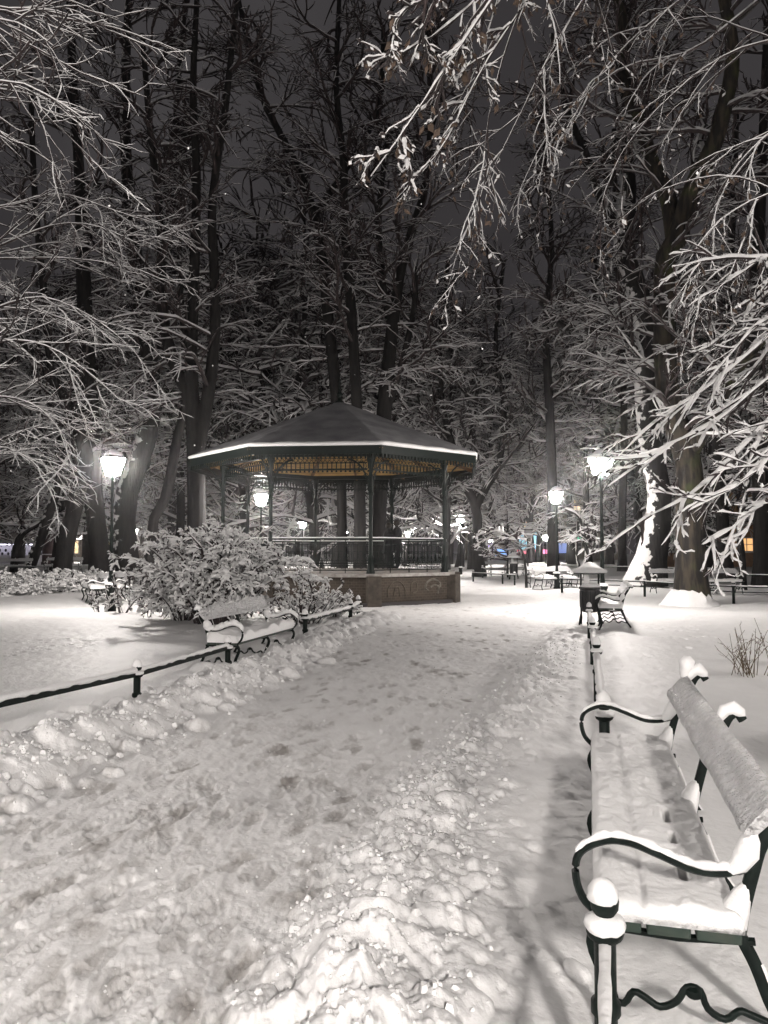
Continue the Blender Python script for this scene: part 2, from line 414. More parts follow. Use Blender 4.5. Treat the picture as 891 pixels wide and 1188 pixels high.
    for name, sel, m in (('path', fm, M['path']), ('ground', ~fm, M['snow'])):
        q = Q[sel]; u, inv = np.unique(q.ravel(), return_inverse=True)
        o = mesh_np(name, V[u], inv.reshape(-1, 4), m, smooth=True)
        tag(o, kind='structure')
        at = o.data.attributes.new('dirt', 'FLOAT', 'POINT'); at.data.foreach_set('value', dirt.reshape(-1)[u].astype(np.float32))
    # wide sheet under and around it, out to the horizon
    n = 160; g = np.sinh(np.linspace(-4.2, 4.2, n)) * 12
    XX, YY = np.meshgrid(g, g, indexing='ij'); ZZ = base_h(XX, YY) - .09
    ix = np.arange(n * n).reshape(n, n)
    o = mesh_np('terrain', np.stack([XX, YY, ZZ], -1).reshape(-1, 3), np.stack([ix[:-1, :-1], ix[1:, :-1], ix[1:, 1:], ix[:-1, 1:]], -1).reshape(-1, 4), M['snow'], smooth=True)
    tag(o, kind='structure')
build_ground()

# ------------------------------------------------------------------ bandstand
def octa(R, z, off):
    return [(R * math.sin(off + k * math.pi / 4), -R * math.cos(off + k * math.pi / 4), z) for k in range(8)]
def build_gazebo():
    root = empty('bandstand', (GC[0], GC[1], 0), label='octagonal iron bandstand with a snow covered tent roof on a brick base', cat='bandstand')
    off = math.radians(17.0); FL = .95; RC = 3.95; EZ = 4.62; RE = 5.02; RP = 4.2
    # brick base with UVs
    b = octa(RP, -.15, off); t = octa(RP, FL - .10, off)
    me = bpy.data.meshes.new('brick_base'); me.from_pydata(b + t, [], [(k, (k + 1) % 8, 8 + (k + 1) % 8, 8 + k) for k in range(8)]); me.update()
    uv = me.uv_layers.new(name='UVMap'); side = 2 * RP * math.sin(math.pi / 8)
    for k, p in enumerate(me.polygons):
        for li, (u, v) in zip(p.loop_indices, ((k * side, 0), ((k + 1) * side, 0), ((k + 1) * side, 1.0), (k * side, 1.0))): uv.data[li].uv = (u, v)
    me.materials.append(M['brick']); o = bpy.data.objects.new('brick_base', me); COL.objects.link(o); o.parent = root
    pm_ = mat('pier_stone', (.04, .032, .025), .85, col2=(.085, .07, .056), nscale=7, bump=.5, bscale=30)
    for k in range(8):      # corner piers stand a little proud
        m = MB(); p = octa(RP + .015, 0, off)[k]; m.box((p[0], p[1], .38), (.40, .40, 1.0), rz=off + k * math.pi / 4); m.build('corner_pier', pm_, root)
    m = MB(); a = octa(RP + .10, FL - .10, off); c = octa(RP + .10, FL, off)
    m.add(a + c, [tuple(range(8))[::-1], tuple(range(8, 16))] + [(k, (k + 1) % 8, 8 + (k + 1) % 8, 8 + k) for k in range(8)])
    m.build('floor_slab', mat('stone_slab', (.24, .22, .20), .8, col2=(.42, .40, .38), nscale=6), root)
    m = MB()
    a = octa(RP + .22, -.1, off); c = octa(RP + .20, .10, off)
    m.add(a + c, [tuple(range(8, 16))] + [(k, (k + 1) % 8, 8 + (k + 1) % 8, 8 + k) for k in range(8)])
    m.build('plinth_step', M['rooftile'], root)
    # painted scrawl on the base, right-hand front face
    fa, fb = Vector(octa(RP, 0, off)[0]), Vector(octa(RP, 0, off)[1]); d = (fb - fa).normalized(); n = Vector((d.y, -d.x, 0))
    if n.dot(fa) < 0: n = -n
    def stroke(mb, pts, w):
        q = [fa + d * u + n * .012 + Vector((0, 0, z)) for u, z in pts]
        mb.tube(smoothline([tuple(x) for x in q], 5), w, 6, flat=None)
    g = MB()
    stroke(g, [(2.05, .48), (2.15, .66), (2.40, .74), (2.66, .64), (2.70, .50)], .035)
    stroke(g, [(2.28, .50), (2.45, .56), (2.62, .52)], .03); stroke(g, [(2.66, .52), (2.58, .30)], .035); stroke(g, [(2.05, .48), (2.20, .40)], .02)
    g.build('painted_scrawl', mat('scrawl_paint', (.07, .06, .05), .7, col2=(.20, .185, .155), nscale=6), root, smooth=True)
    g = MB()
    stroke(g, [(.55, .25), (.58, .52), (.80, .70), (1.05, .68), (1.22, .50), (1.25, .25)], .02)
    stroke(g, [(.78, .26), (.84, .52), (.98, .52), (1.02, .26)], .018); stroke(g, [(1.45, .3), (1.50, .62), (1.68, .66), (1.72, .4), (1.55, .34)], .018)
    g.build('faded_scrawl', mat('faded_paint', (.05, .04, .03), .8, col2=(.13, .11, .085), nscale=6), root, smooth=True)
    # columns with base, shaft rings, capital; brackets
    for k in range(8):
        p = octa(RC, 0, off)[k]; ang = off + k * math.pi / 4
        c = MB()
        c.lathe([(.13, FL), (.13, FL + .06), (.10, FL + .12), (.085, FL + .45), (.095, FL + .5), (.062, FL + .56), (.058, FL + 2.3), (.085, FL + 2.34), (.085, FL + 2.4), (.058, FL + 2.44), (.055, FL + 3.25), (.11, FL + 3.38), (.12, FL + 3.5)], (p[0], p[1], 0), 12)
        col = c.build('column', M['iron'], root, smooth=True)
        br = MB()
        inward = np.array([-math.sin(ang), math.cos(ang)])
        for sgn in (-1, 1):
            # arch brackets along the two neighbouring eave beams
            nx = octa(RC, 0, off)[(k + sgn) % 8]; dd = np.array([nx[0] - p[0], nx[1] - p[1]]); dd = dd / np.linalg.norm(dd)
            arc = [(p[0] + dd[0] * (.06 + .62 * (1 - math.cos(a))), p[1] + dd[1] * (.06 + .62 * (1 - math.cos(a))), FL + 2.45 + .95 * math.sin(a)) for a in np.linspace(0, math.pi / 2, 9)]
            br.tube(arc, .026, 6)
            arc = [(p[0] + dd[0] * (.26 + .13 * math.cos(a)), p[1] + dd[1] * (.26 + .13 * math.cos(a)), FL + 3.2 + .13 * math.sin(a)) for a in np.linspace(0, 6.0, 12)]
            br.tube(arc, .015, 5)
            arc = [(p[0] + dd[0] * (.14 + .07 * math.cos(a)), p[1] + dd[1] * (.14 + .07 * math.cos(a)), FL + 2.9 + .07 * math.sin(a)) for a in np.linspace(0, 6.0, 9)]
            br.tube(arc, .013, 5)
        o2 = -inward
        arc = [(p[0] + o2[0] * (.06 + .9 * (1 - math.cos(a))), p[1] + o2[1] * (.06 + .9 * (1 - math.cos(a))), FL + 2.6 + .95 * math.sin(a)) for a in np.linspace(0, math.pi / 2, 9)]
        br.tube(arc, .026, 6)
        br.build('bracket', M['iron'], root, smooth=True)
    # beams and pierced frieze
    for k in range(8):
        a = np.array(octa(RC, 0, off)[k]); c = np.array(octa(RC, 0, off)[(k + 1) % 8]); L = np.linalg.norm(c - a); rz = math.atan2(c[1] - a[1], c[0] - a[0]); mid = (a + c) / 2
        f = MB(); f.box((mid[0], mid[1], FL + 3.56), (L, .12, .14), rz=rz); f.box((mid[0], mid[1], FL + 3.10), (L - .2, .05, .05), rz=rz)
        nn = 22
        for i in range(nn):
            p = a + (c - a) * ((i + .5) / nn)
            f.tube([(p[0] + (c - a)[0] / L * .06 * math.cos(q), p[1] + (c - a)[1] / L * .06 * math.cos(q), FL + 3.38 + .06 * math.sin(q)) for q in np.linspace(0, 6.28, 7)], .012, 4)
            f.box((p[0], p[1], FL + 3.22), (.03, .03, .2), rz=rz)
            f.box((p[0], p[1], FL + 3.05), (.07, .03, .06), rz=rz, taper=.4)
        f.box((mid[0], mid[1], FL + 3.30), (L - .2, .03, .025), rz=rz)
        f.build('frieze', M['iron'], root)
        # railing panel between columns (the steps side, at the back left, is open)
        if k == 5: continue
        r_ = MB(); zt = FL + 1.03
        r_.box((mid[0], mid[1], zt), (L, .07, .045), rz=rz); r_.box((mid[0], mid[1], zt - .16), (L, .03, .025), rz=rz)
        r_.box((mid[0], mid[1], FL + .30), (L, .03, .03), rz=rz); r_.box((mid[0], mid[1], FL + .10), (L, .03, .03), rz=rz)
        nb = 16; u = (c - a) / L
        for i in range(nb + 1):
            p = a + u * (L * i / nb)
            r_.box((p[0], p[1], (FL + .02 + zt) / 2 if i % 4 == 0 else FL + .585), (.022, .022, (zt - FL) if i % 4 == 0 else .57), rz=rz)
            if i < nb:
                q = a + u * (L * (i + .5) / nb)
                r_.tube([(q[0] + u[0] * .085 * math.cos(w), q[1] + u[1] * .085 * math.cos(w), FL + .52 + (.17 + .05 * math.sin(3 * w)) * math.sin(w)) for w in np.linspace(0, 6.28, 11)], .009, 4)
                r_.tube([(q[0] + u[0] * .05 * math.cos(w), q[1] + u[1] * .05 * math.cos(w), FL + .20 + .06 * math.sin(w)) for w in np.linspace(0, 6.28, 8)], .010, 4)
        rr = r_.build('railing', M['iron'], root)
        sn = MB(); pts = [a + u * (L * s) + np.array([0, 0, zt + .035 + .008 * random.random()]) for s in np.linspace(.02, .98, 24)]
        sn.tube(pts, .03, 6, flat=(1, .7)); sn.build('rail_snow', M['snow'], rr, smooth=True)
    # roof: eave fascia with scallops, boarded ceiling, rafters, snow
    AZ = 6.72
    e = octa(RE, EZ, off)
    c = MB(); c.add(octa(RE - .02, EZ - .02, off) + [(0, 0, AZ - .25)], [(k, (k + 1) % 8, 8) for k in range(8)])
    bw = c.build('ceiling', M['wood'], root)
    # board joints as battens
    bt = MB()
    for k in range(8):
        a = np.array(octa(RE - .05, EZ - .03, off)[k]); d2 = np.array(octa(RE - .05, EZ - .03, off)[(k + 1) % 8]); apx = np.array([0, 0, AZ - .27])
        for s in np.linspace(.04, .93, 22):
            p = a + (apx - a) * s; q = d2 + (apx - d2) * s
            bt.tube([p, q], .008, 4)
    bt.build('batten', M['rafter'], bw)
    rf = MB()
    for k in range(8):
        a = np.array(e[k]) - np.array([0, 0, .1]); ap = np.array([0, 0, AZ - .36])
        rf.tube([a, ap], .07, 4)
        d2 = (np.array(e[k]) + np.array(e[(k + 1) % 8])) / 2 - np.array([0, 0, .1]); rf.tube([d2, ap], .05, 4)
        a1 = a + (ap - a) * .45; b1 = np.array(e[(k + 1) % 8]) - np.array([0, 0, .1]); b1 = b1 + (ap - b1) * .45
        rf.tube([a1, b1], .045, 4)
    rf.build('rafter', M['rafter'], root)
    fs = MB()
    for k in range(8):
        a = np.array(e[k]); c2 = np.array(e[(k + 1) % 8]); L = np.linalg.norm(c2 - a); rz = math.atan2(c2[1] - a[1], c2[0] - a[0]); mid = (a + c2) / 2
        fs.box((mid[0], mid[1], EZ - .11), (L + .03, .05, .24), rz=rz)
        for i in range(30):
            p = a + (c2 - a) * ((i + .5) / 30); fs.box((p[0], p[1], EZ - .27), (.055, .03, .12), rz=rz, taper=1.0)
            fs.lathe([(.03, -.02), (.034, 0), (.02, .02)], (p[0], p[1], EZ - .35), 5)
    fs.build('fascia', M['iron'], root)
    # snow slab on the roof: rounded lip along the eave
    nseg = 26; V = []; rings = [(RE + .02, EZ + .012), (RE + .06, EZ + .025), (RE + .085, EZ + .06), (RE + .06, EZ + .105), (RE - .05, EZ + .15)]
    RS = RE - .05; ZS = EZ + .15
    for s in np.linspace(.06, .975, 26): rings.append((RS * (1 - s), ZS + (AZ + .12 - ZS) * s * (1 - .0 * s)))
    for R_, z_ in rings:
        for k in range(8):
            p0 = np.array(octa(R_, z_, off)[k]); p1 = np.array(octa(R_, z_, off)[(k + 1) % 8])
            for i in range(nseg):
                p = p0 + (p1 - p0) * i / nseg; V.append(p)
    V = np.array(V); lipn = (fbm(V[:, 0] * 3, V[:, 1] * 3 + V[:, 2], 3, 4) - .5)
    V[:, 2] += lipn * .05 * (V[:, 2] > EZ + .02); nn = 8 * nseg
    Q = [(i * nn + k, i * nn + (k + 1) % nn, (i + 1) * nn + (k + 1) % nn, (i + 1) * nn + k) for i in range(len(rings) - 1) for k in range(nn)]
    mesh_np('roof_snow', V, Q, [M['snow'], M['thin_snow']], mi=[0 if i < 4 else 1 for i in range(len(rings) - 1) for k in range(nn)], parent=root, smooth=True)
    fn = MB(); fn.lathe([(.16, AZ - .1), (.16, AZ + .1), (.07, AZ + .16), (.05, AZ + .26), (.10, AZ + .32), (.10, AZ + .38), (.03, AZ + .46), (.015, AZ + .75), (.03, AZ + .78), (.004, AZ + .95)], (0, 0, 0), 10)
    fn.build('finial', M['iron'], root, smooth=True)
build_gazebo()

# ------------------------------------------------------------------ street lamps
def make_lamp(lit='glow', H=4.1):
    root = empty('street_lamp')
    p = MB(); p.lathe([(.15, -.1), (.15, .12), (.12, .16), (.115, .62), (.14, .66), (.14, .72), (.07, .78), (.055, .95), (.045, 1.9), (.06, 1.93), (.06, 1.99), (.042, 2.03), (.036, H - .62), (.06, H - .58), (.06, H - .52), (.03, H - .50), (.08, H - .465)], (0, 0, 0), 12)
    p.build('pole', M['iron'], root, smooth=True)
    c = MB()
    def ring(w, z): return [(-w, -w, z), (w, -w, z), (w, w, z), (-w, w, z)]
    c.add(ring(.13, H - .46) + ring(.235, H - .02), [(0, 1, 5, 4), (1, 2, 6, 5), (2, 3, 7, 6), (3, 0, 4, 7), (3, 2, 1, 0), (4, 5, 6, 7)])
    lan = c.build('lantern_pane', M[lit], root)
    fr = MB()
    for sx, sy in ((-1, -1), (1, -1), (1, 1), (-1, 1)): fr.tube([(sx * .135, sy * .135, H - .47), (sx * .242, sy * .242, H)], .008, 5)
    fr.box((0, 0, H + .01), (.51, .51, .025)); fr.add(ring(.255, H + .023) + ring(.08, H + .14) + ring(.05, H + .20), [(0, 1, 5, 4), (1, 2, 6, 5), (2, 3, 7, 6), (3, 0, 4, 7), (4, 5, 9, 8), (5, 6, 10, 9), (6, 7, 11, 10), (7, 4, 8, 11), (8, 9, 10, 11)])
    fr.tube([(0, 0, H + .2), (0, 0, H + .30)], .015, 6)
    fr.build('lantern_frame', M['iron'], root)
    s = MB(); s.lathe([(.24, 0), (.275, .03), (.24, .07), (.14, .15), (.05, .20)], (0, 0, H + .045), 12, jit=.12); s.build('snow', M['snow'], root, smooth=True)
    s = MB(); s.lathe([(.135, .0), (.16, .02), (.13, .06), (.07, .09)], (0, 0, .70), 10, jit=.15); s.build('base_snow', M['snow'], root, smooth=True)
    return root
lamp0 = make_lamp(); lampf = make_lamp('glow_far')
lampu = make_lamp('frosted')
LAMPS = [  # x px, lantern y px, depth, label
    (131, 541, 20.5, 'lit street lamp standing left of the big snowy bush', 0),
    (697, 541, 20.3, 'lit street lamp directly behind the nearest litter bin, brightest on the right', 0),
    (645, 577, 32, 'lit street lamp between the snowy double bench and the litter bin', 0),
    (303, 580, 33, 'lit street lamp glowing just above the top of the big snowy bush', 0),
    (351, 609, 60, 'small distant lit lamp seen left of the back column inside the bandstand', 0),
    (400, 619, 85, 'tiny far lit lamp seen through the middle of the bandstand railing top', 0),
    (473, 620, 80, 'far lit lamp right beside the couple seen through the bandstand', 0),
    (534, 602, 50, 'lit street lamp just right of the bandstand corner column', 0),
    (104, 625, 85, 'distant lit lamp low between two black trunks at the left', 0),
    (569, 625, 70, 'tiny far lit lamp over the far benches right of the bandstand', 0),
    (633, 624, 78, 'tiny far lit lamp left of the second lamp on the right', 0),
    (156, 617, 75, 'distant warm lit lamp at the left edge of the big snowy bush', 0),
]
first = True
for px, py, Y, lab, _ in LAMPS:
    o = lamp0 if first else copy_tree(lamp0); first = False
    q = P(px, py, Y); o.location = (q[0], q[1], q[2] - 3.88); tag(o, lab, 'street lamp', 'lit street lamps in the park')
    o.rotation_euler.z = random.uniform(0, 1.5)
q = P(612, 615, 44); lampu.location = (q[0], q[1], q[2] - 4.1); tag(lampu, 'unlit street lamp with snow piled on its lantern, behind the double bench', 'street lamp')
for k, (x, y, lab) in enumerate(((1.0, -4.4, 'lit street lamp behind the viewer in the middle of the path fork'), (-9.0, -13.0, 'added unseen lamp brightening the path from behind the viewer on the left'), (8.5, -14, 'added unseen lamp brightening the path from behind the viewer on the right'))):  # the last two are unseen lamps added to brighten the path
    if k == 0:
        for xx, yy, lb in ((11.0, 8.6, 'added unseen fill lamp on the lawn outside the right edge of the view'), (-9.5, 1.8, 'added unseen fill lamp on the lawn outside the left edge of the view')):  # unseen side lamps added as fill, to even out the path
            o = copy_tree(lamp0); o.location = (xx, yy, 0); tag(o, lb, 'street lamp', 'lit street lamps in the park')
    o = lampf if k == 0 else copy_tree(lampf); o.location = (x, y, 0); tag(o, lab, 'street lamp', 'lit street lamps in the park')

# ------------------------------------------------------------------ benches
def snow_loft(mb, prof_fn, xs):
    rings = [prof_fn(x) for x in xs]; m = len(rings[0]); V = [p for r in rings for p in r]
    Fs = [(i * m + k, i * m + (k + 1) % m, (i + 1) * m + (k + 1) % m, (i + 1) * m + k) for i in range(len(xs) - 1) for k in range(m)]
    Fs += [tuple(range(m))[::-1], tuple((len(xs) - 1) * m + k for k in range(m))]
    mb.add(V, Fs)

def make_bench(L=2.3, depth_snow=.06, heap=0.0, fine=1, seed=1, slits=True):
    rs = random.Random(seed)
    root = empty('park_bench')
    back = smoothline([(.425, .415), (.44, .50), (.465, .60), (.495, .70), (.55, .79), (.59, .865), (.625, .875), (.645, .85)], 4)
    rear = smoothline([(.425, .42), (.47, .33), (.52, .20), (.60, .08), (.66, -.06)], 4)
    front = smoothline([(.02, .42), (-.015, .34), (.03, .22), (.045, .12), (-.03, -.06)], 4)
    arm = smoothline([(.015, .42), (-.045, .48), (-.065, .56), (-.045, .625), (.03, .665), (.11, .665), (.20, .635), (.30, .60), (.39, .60), (.455, .625), (.48, .66)], 4)
    wav = smoothline([(.03, .17), (.08, .16), (.11, .20), (.15, .185), (.19, .165), (.24, .19), (.27, .235), (.31, .23), (.33, .18), (.38, .155), (.42, .185), (.45, .18), (.53, .155)], 3)
    frames = []
    for i, x in enumerate((.06, L / 2, L - .06)):
        f = MB(); T = lambda pl: [(x, y, z) for y, z in pl]
        f.tube(T(back), .017, 8, flat=(1.0, 1.25)); f.tube(T(rear), .016, 8, flat=(1, 1.3)); f.tube(T(front), .016, 8, flat=(1, 1.3))
        f.tube(T([(.0, .395), (.25, .385), (.47, .40)]), .013, 6)
        f.tube(T(wav), .011, 8)
        f.lathe([(.015, -.018), (.026, -.01), (.026, .01), (.015, .018)], (x, .29, .225), 8)
        if i != 1:
            f.tube(T(arm), .0145, 8, flat=(1.3, .9))
        frames.append(f.build('frame', M['iron'], root, smooth=True))
    s = MB()
    for y in (.07, .215, .36): s.box((L / 2, y, .427), (L, .128, .035))
    s.build('seat', M['slat'], root, bevel=.004)
    b = MB(); cy, cz = .500, .790; rx = -math.atan2(.10, .10)
    b.box((L / 2, cy, cz), (L, .028, .10), rx=rx); b.build('backrest', M['slat'], root, bevel=.004)
    # --- snow on the seat
    nx = 320 if fine >= 1.5 else (110 if fine >= 1 else int(60 * fine) + 12); ny = 70 if fine >= 1.5 else (26 if fine >= 1 else 12)
    xs = np.linspace(-.012, L + .012, nx); ys = np.linspace(-.012, .436, ny)
    Xg, Yg = np.meshgrid(xs, ys, indexing='ij')
    d = np.minimum(np.minimum(Xg + .012, L + .012 - Xg), np.minimum(Yg + .012, .436 - Yg))
    wob = fbm(Xg * 7 + seed * 9, Yg * 7, 4, 2) - .5
    tt = depth_snow * np.sqrt(np.clip(1 - (1 - np.clip(d / .035, 0, 1)) ** 2, 0, 1))
    Z = .446 + tt * (1 + .4 * wob + heap * 2.0 * np.clip(fbm(Xg * 2.3 + seed, Yg * 3, 2, 6) - .45, 0, 1)) + .006 * (fbm(Xg * 30, Yg * 30, 2, 8) - .5) * (d > .01)
    if slits:
        for x0, x1 in ((1.40, 1.56), (1.66, 1.80), (1.88, 2.12)):
            g = np.exp(-((Yg - .288) / .012) ** 4) * sstep(x0, x0 + .06, Xg) * sstep(x1, x1 - .06, Xg)
            Z = np.maximum(Z - g * tt * 1.6, .4466)
        Z -= .010 * np.exp(-((Yg - .143) / .014) ** 2) * (d > .02)
        Z += .012 * (d > .02) * sstep(.45, .8, fbm(Xg * 5 + 3, Yg * 11, 4, 12)) * np.clip(d / .05, 0, 1) + .004 * (fbm(Xg * 14, Yg * 22, 4, 14) - .5) * np.clip(d / .02, 0, 1)
        Z += .008 * (fbm(Xg * 26 + 5, Yg * 26, 3, 16) - .5) * (d > .004)
        Z = np.maximum(Z, .4466)
    nv = nx * ny; top = np.stack([Xg, Yg, Z], -1).reshape(-1, 3); bot = np.stack([Xg, Yg, np.full_like(Z, .4465)], -1).reshape(-1, 3)
    idx = np.arange(nv).reshape(nx, ny)
    Qt = np.stack([idx[:-1, :-1], idx[1:, :-1], idx[1:, 1:], idx[:-1, 1:]], -1).reshape(-1, 4)
    keepq = ~((np.take(Z.ravel(), Qt).max(1) < .4475) & (np.take(d.ravel(), Qt).min(1) > .03)); Qt = Qt[keepq]
    rim = np.concatenate([idx[:, 0], idx[-1, 1:], idx[-2::-1, -1], idx[0, -2:0:-1]]); rn = np.roll(rim, -1)
    Qs = np.stack([rim, rim + nv, rn + nv, rn], -1)[:, ::-1]
    mesh_np('seat_snow', np.vstack([top, bot]), np.vstack([Qt, Qt[:, ::-1] + nv, Qs]), M['snow'], parent=root, smooth=True)
    # --- snow crust over the backrest
    def prof(x):
        e = min(1, max(.25, min(x + .02, L + .02 - x) / .05)); n = lambda k: (float(fbm(np.array([x * 6 + k * 3.1 + seed]), np.array([k * 1.7]), 3, 3)[0]) - .5)
        h = (.035 + heap * (.05 + .16 * max(0, float(vnoise(np.array([x * 2.2 + seed]), np.array([.5]))[0]) - .25))) * (1 + .9 * n(1)) * e
        t = .030 * max(e, .7)
        f0 = (cy - .044 - .010, cz - .044); f1 = (cy + .020 - .010, cz + .036)
        pts = []
        for q in np.linspace(0, 1, 6):
            pts.append((x, f0[0] + (f1[0] - f0[0]) * q - t * (.25 + .75 * math.sin(math.pi * min(.75, q + .15))) * (1 + .7 * n(q * 9)), f0[1] + (f1[1] - f0[1]) * q))
        pts += [(x, cy + .015, cz + .046 + h * .6), (x, cy + .04, cz + .05 + h * .8), (x, cy + .062, cz + .04 + h * .4), (x, cy + .075, cz + .035), (x, cy + .05, cz + .035), (x, cy - .03, cz - .045)]
        return pts
    s = MB(); snow_loft(s, prof, np.linspace(-.01, L + .01, int(70 * fine) if fine >= 1 else 18)); s.build('back_snow', M['frost'], root, smooth=True)
    # --- snow on arms, on the scroll tops and in the crook behind the seat, each under its own frame
    for fr_, x in zip(frames, (.06, L / 2, L - .06)):
        if x != L / 2:
            s = MB()
            a = arm[9:-2]; sl = np.gradient(a, axis=0); hor = np.abs(sl[:, 0]) / (np.linalg.norm(sl, axis=1) + 1e-9)
            th_ = (.006 + .007 * hor + .022 * heap * hor) * (1 + .25 * np.array([rs.uniform(-1, 1) for _ in a]))
            pts = [(x + rs.uniform(-.002, .002), y, z + .008 + t_ * .75) for (y, z), t_ in zip(a, th_)]; s.tube(pts, th_, 10, flat=(1.15, 1))
            blob = [(.40, .60, .016), (.43, .63, .030), (.455, .67, .038), (.465, .71, .03), (.47, .74, .012)]
            s.tube([(x, q[0], q[1]) for q in blob], [q[2] * (1 + .5 * heap) for q in blob], 10)
            s.build('arm_snow', M['snow'], fr_, smooth=True)
        k = 1.9 if x < L * .2 else (1.2 if x < L * .7 else 1.0)
        s = MB(); s.tube([(x, .545, .845), (x, .57, .88 + .008 * k), (x, .605, .89 + .012 * k), (x, .64, .88), (x, .65, .865)], [.016, .026 * k ** .5, .030 * k ** .5, .024, .008], 10)
        if k > 1.5 and fine > 1: s.tube([(x - .01, .53, .85), (x - .01, .542, .91), (x - .01, .545, .955), (x - .01, .545, .985)], [.025, .042, .045, .018], 10)
        s.build('scroll_snow', M['snow'], fr_, smooth=True)
        s = MB(); s.tube([(x, .405, .45), (x, .42, .50), (x, .44, .55), (x, .455, .58)], [.045, .04, .025, .008], 8); s.build('crook_snow', M['snow'], fr_, smooth=True)
        s = MB(); s.tube([(x, y + .012, z + .006) for y, z in rear[4:-3]], .011, 6); s.build('leg_snow', M['snow'], fr_, smooth=True)
    return root

# local: x along the bench, y from front to back.  front faces the path.
AZ_R = math.radians(14.9)
def place_bench(o, near_front, az, facing, lab, group=None):
    """facing 'left': back of the bench is to the right of the travel direction az (from +Y towards +X)."""
    d = np.array([math.sin(az), math.cos(az)])
    if facing == 'left':   # local x runs away from the viewer, local y to the right: mirror -> use x towards viewer
        o.rotation_euler.z = math.atan2(d[1], d[0]) + math.pi
    else:
        o.rotation_euler.z = math.atan2(d[1], d[0])
    tag(o, lab, 'bench', group)
    o.location = near_front
near = make_bench(2.35, .055, .0, 1.6, 3)
# x axis towards the viewer, y axis to the right of the path: origin at the far front corner
d = np.array([math.sin(AZ_R), math.cos(AZ_R)]); n_r = np.array([d[1], -d[0]])
st = d * 2.58 + n_r * .01; far_ = st + d * 2.35
near.location = (far_[0], far_[1], .0); near.rotation_euler.z = math.atan2(-d[1], -d[0])
tag(near, 'large snow covered park bench with curled iron arms nearest the viewer', 'bench', 'iron park benches under snow')
nb = make_bench(2.25, .09, 1.3, 1.0, 11, slits=False)
az = math.radians(13.5); d2 = np.array([math.sin(az), math.cos(az)]); nl = np.array([-d2[1], d2[0]])
# back to the left: x away from the viewer, y to the left
nb.location = (-1.98, 10.35, -.07); nb.rotation_euler.z = math.atan2(d2[1], d2[0])
tag(nb, 'bench heaped with snow in the gap of the left fence before the big bush', 'bench', 'iron park benches under snow')
far_b = make_bench(2.0, .08, .6, .3, 21, slits=False)
def put_bench(px, py, Y, yaw, lab, z=0.0):
    global far_b
    o = far_b if not put_bench.used else copy_tree(far_b); put_bench.used = True
    q = P(px, py, Y); o.location = (q[0], q[1], HZ_at(q[0], q[1]) + z); o.rotation_euler.z = yaw
    tag(o, lab, 'bench', 'iron park benches under snow')
put_bench.used = False
R_ = math.radians
put_bench(694, 718, 17.3, R_(75) + math.pi, 'bench heaped with snow right behind the nearest litter bin')
put_bench(760, 690, 28.5, R_(2), 'snowy bench behind the mossy trunk, on its left side')
put_bench(800, 690, 28.0, R_(0), 'snowy bench behind the mossy trunk, on its right side')
put_bench(614, 680, 33.0, R_(10), 'left one of two snowy benches side by side near the second lamp')
put_bench(628, 681, 31.5, R_(28), 'right one of two snowy benches side by side near the second lamp')
put_bench(548, 664, 46, R_(-20), 'far snowy bench behind the short fence right of the bandstand')
put_bench(569, 664, 45, R_(0), 'far snowy bench immediately left of the far litter bin')
put_bench(95, 697, 25.0, R_(-62), 'snowy bench on the lawn left of the left lamp', .0)
put_bench(110, 697, 25.4, R_(-50), 'snowy bench partly hidden by the base of the left lamp', .0)
put_bench(-10, 668, 42, R_(0), 'snowy bench behind the low hedge at the left edge')
put_bench(50, 664, 43, R_(5), 'round backed dark bench behind the hedge at the left')

# ------------------------------------------------------------------ low fences
def finial_post(m, sn, p, H=.60, r=.032, snow=1.0, sz=1.0):
    x, y, z = p
    m.lathe([(r * 1.05, -.25), (r * 1.05, H - .30), (r * 1.35, H - .29), (r * 1.35, H - .26), (r * 1.0, H - .25), (r, H - .10), (r * 1.6, H - .085), (r * 1.75, H - .07), (r * 1.6, H - .055), (r * .8, H - .045), (r * .8, H - .03), (r * 1.25, H - .01), (r * 1.32, H + .015), (r * 1.1, H + .035), (r * .7, H + .048), (r * .2, H + .052)], (x, y, z), 16)
    if snow:
        k = max(.45, snow)
        sn.lathe([(r * 1.70, -.012), (r * 1.95, .0), (r * 1.8, .018), (r * 1.1, .03)], (x, y, z + H - .055), 16, jit=.10)
        sn.lathe([(r * 1.34, .0), (r * 1.46, .010), (r * 1.34, .026 + .01 * k), (r * 1.0, .040 + .016 * k), (r * .5, .048 + .022 * k), (r * .1, .050 + .025 * k)], (x - .003, y, z + H + .012), 14, jit=.14)

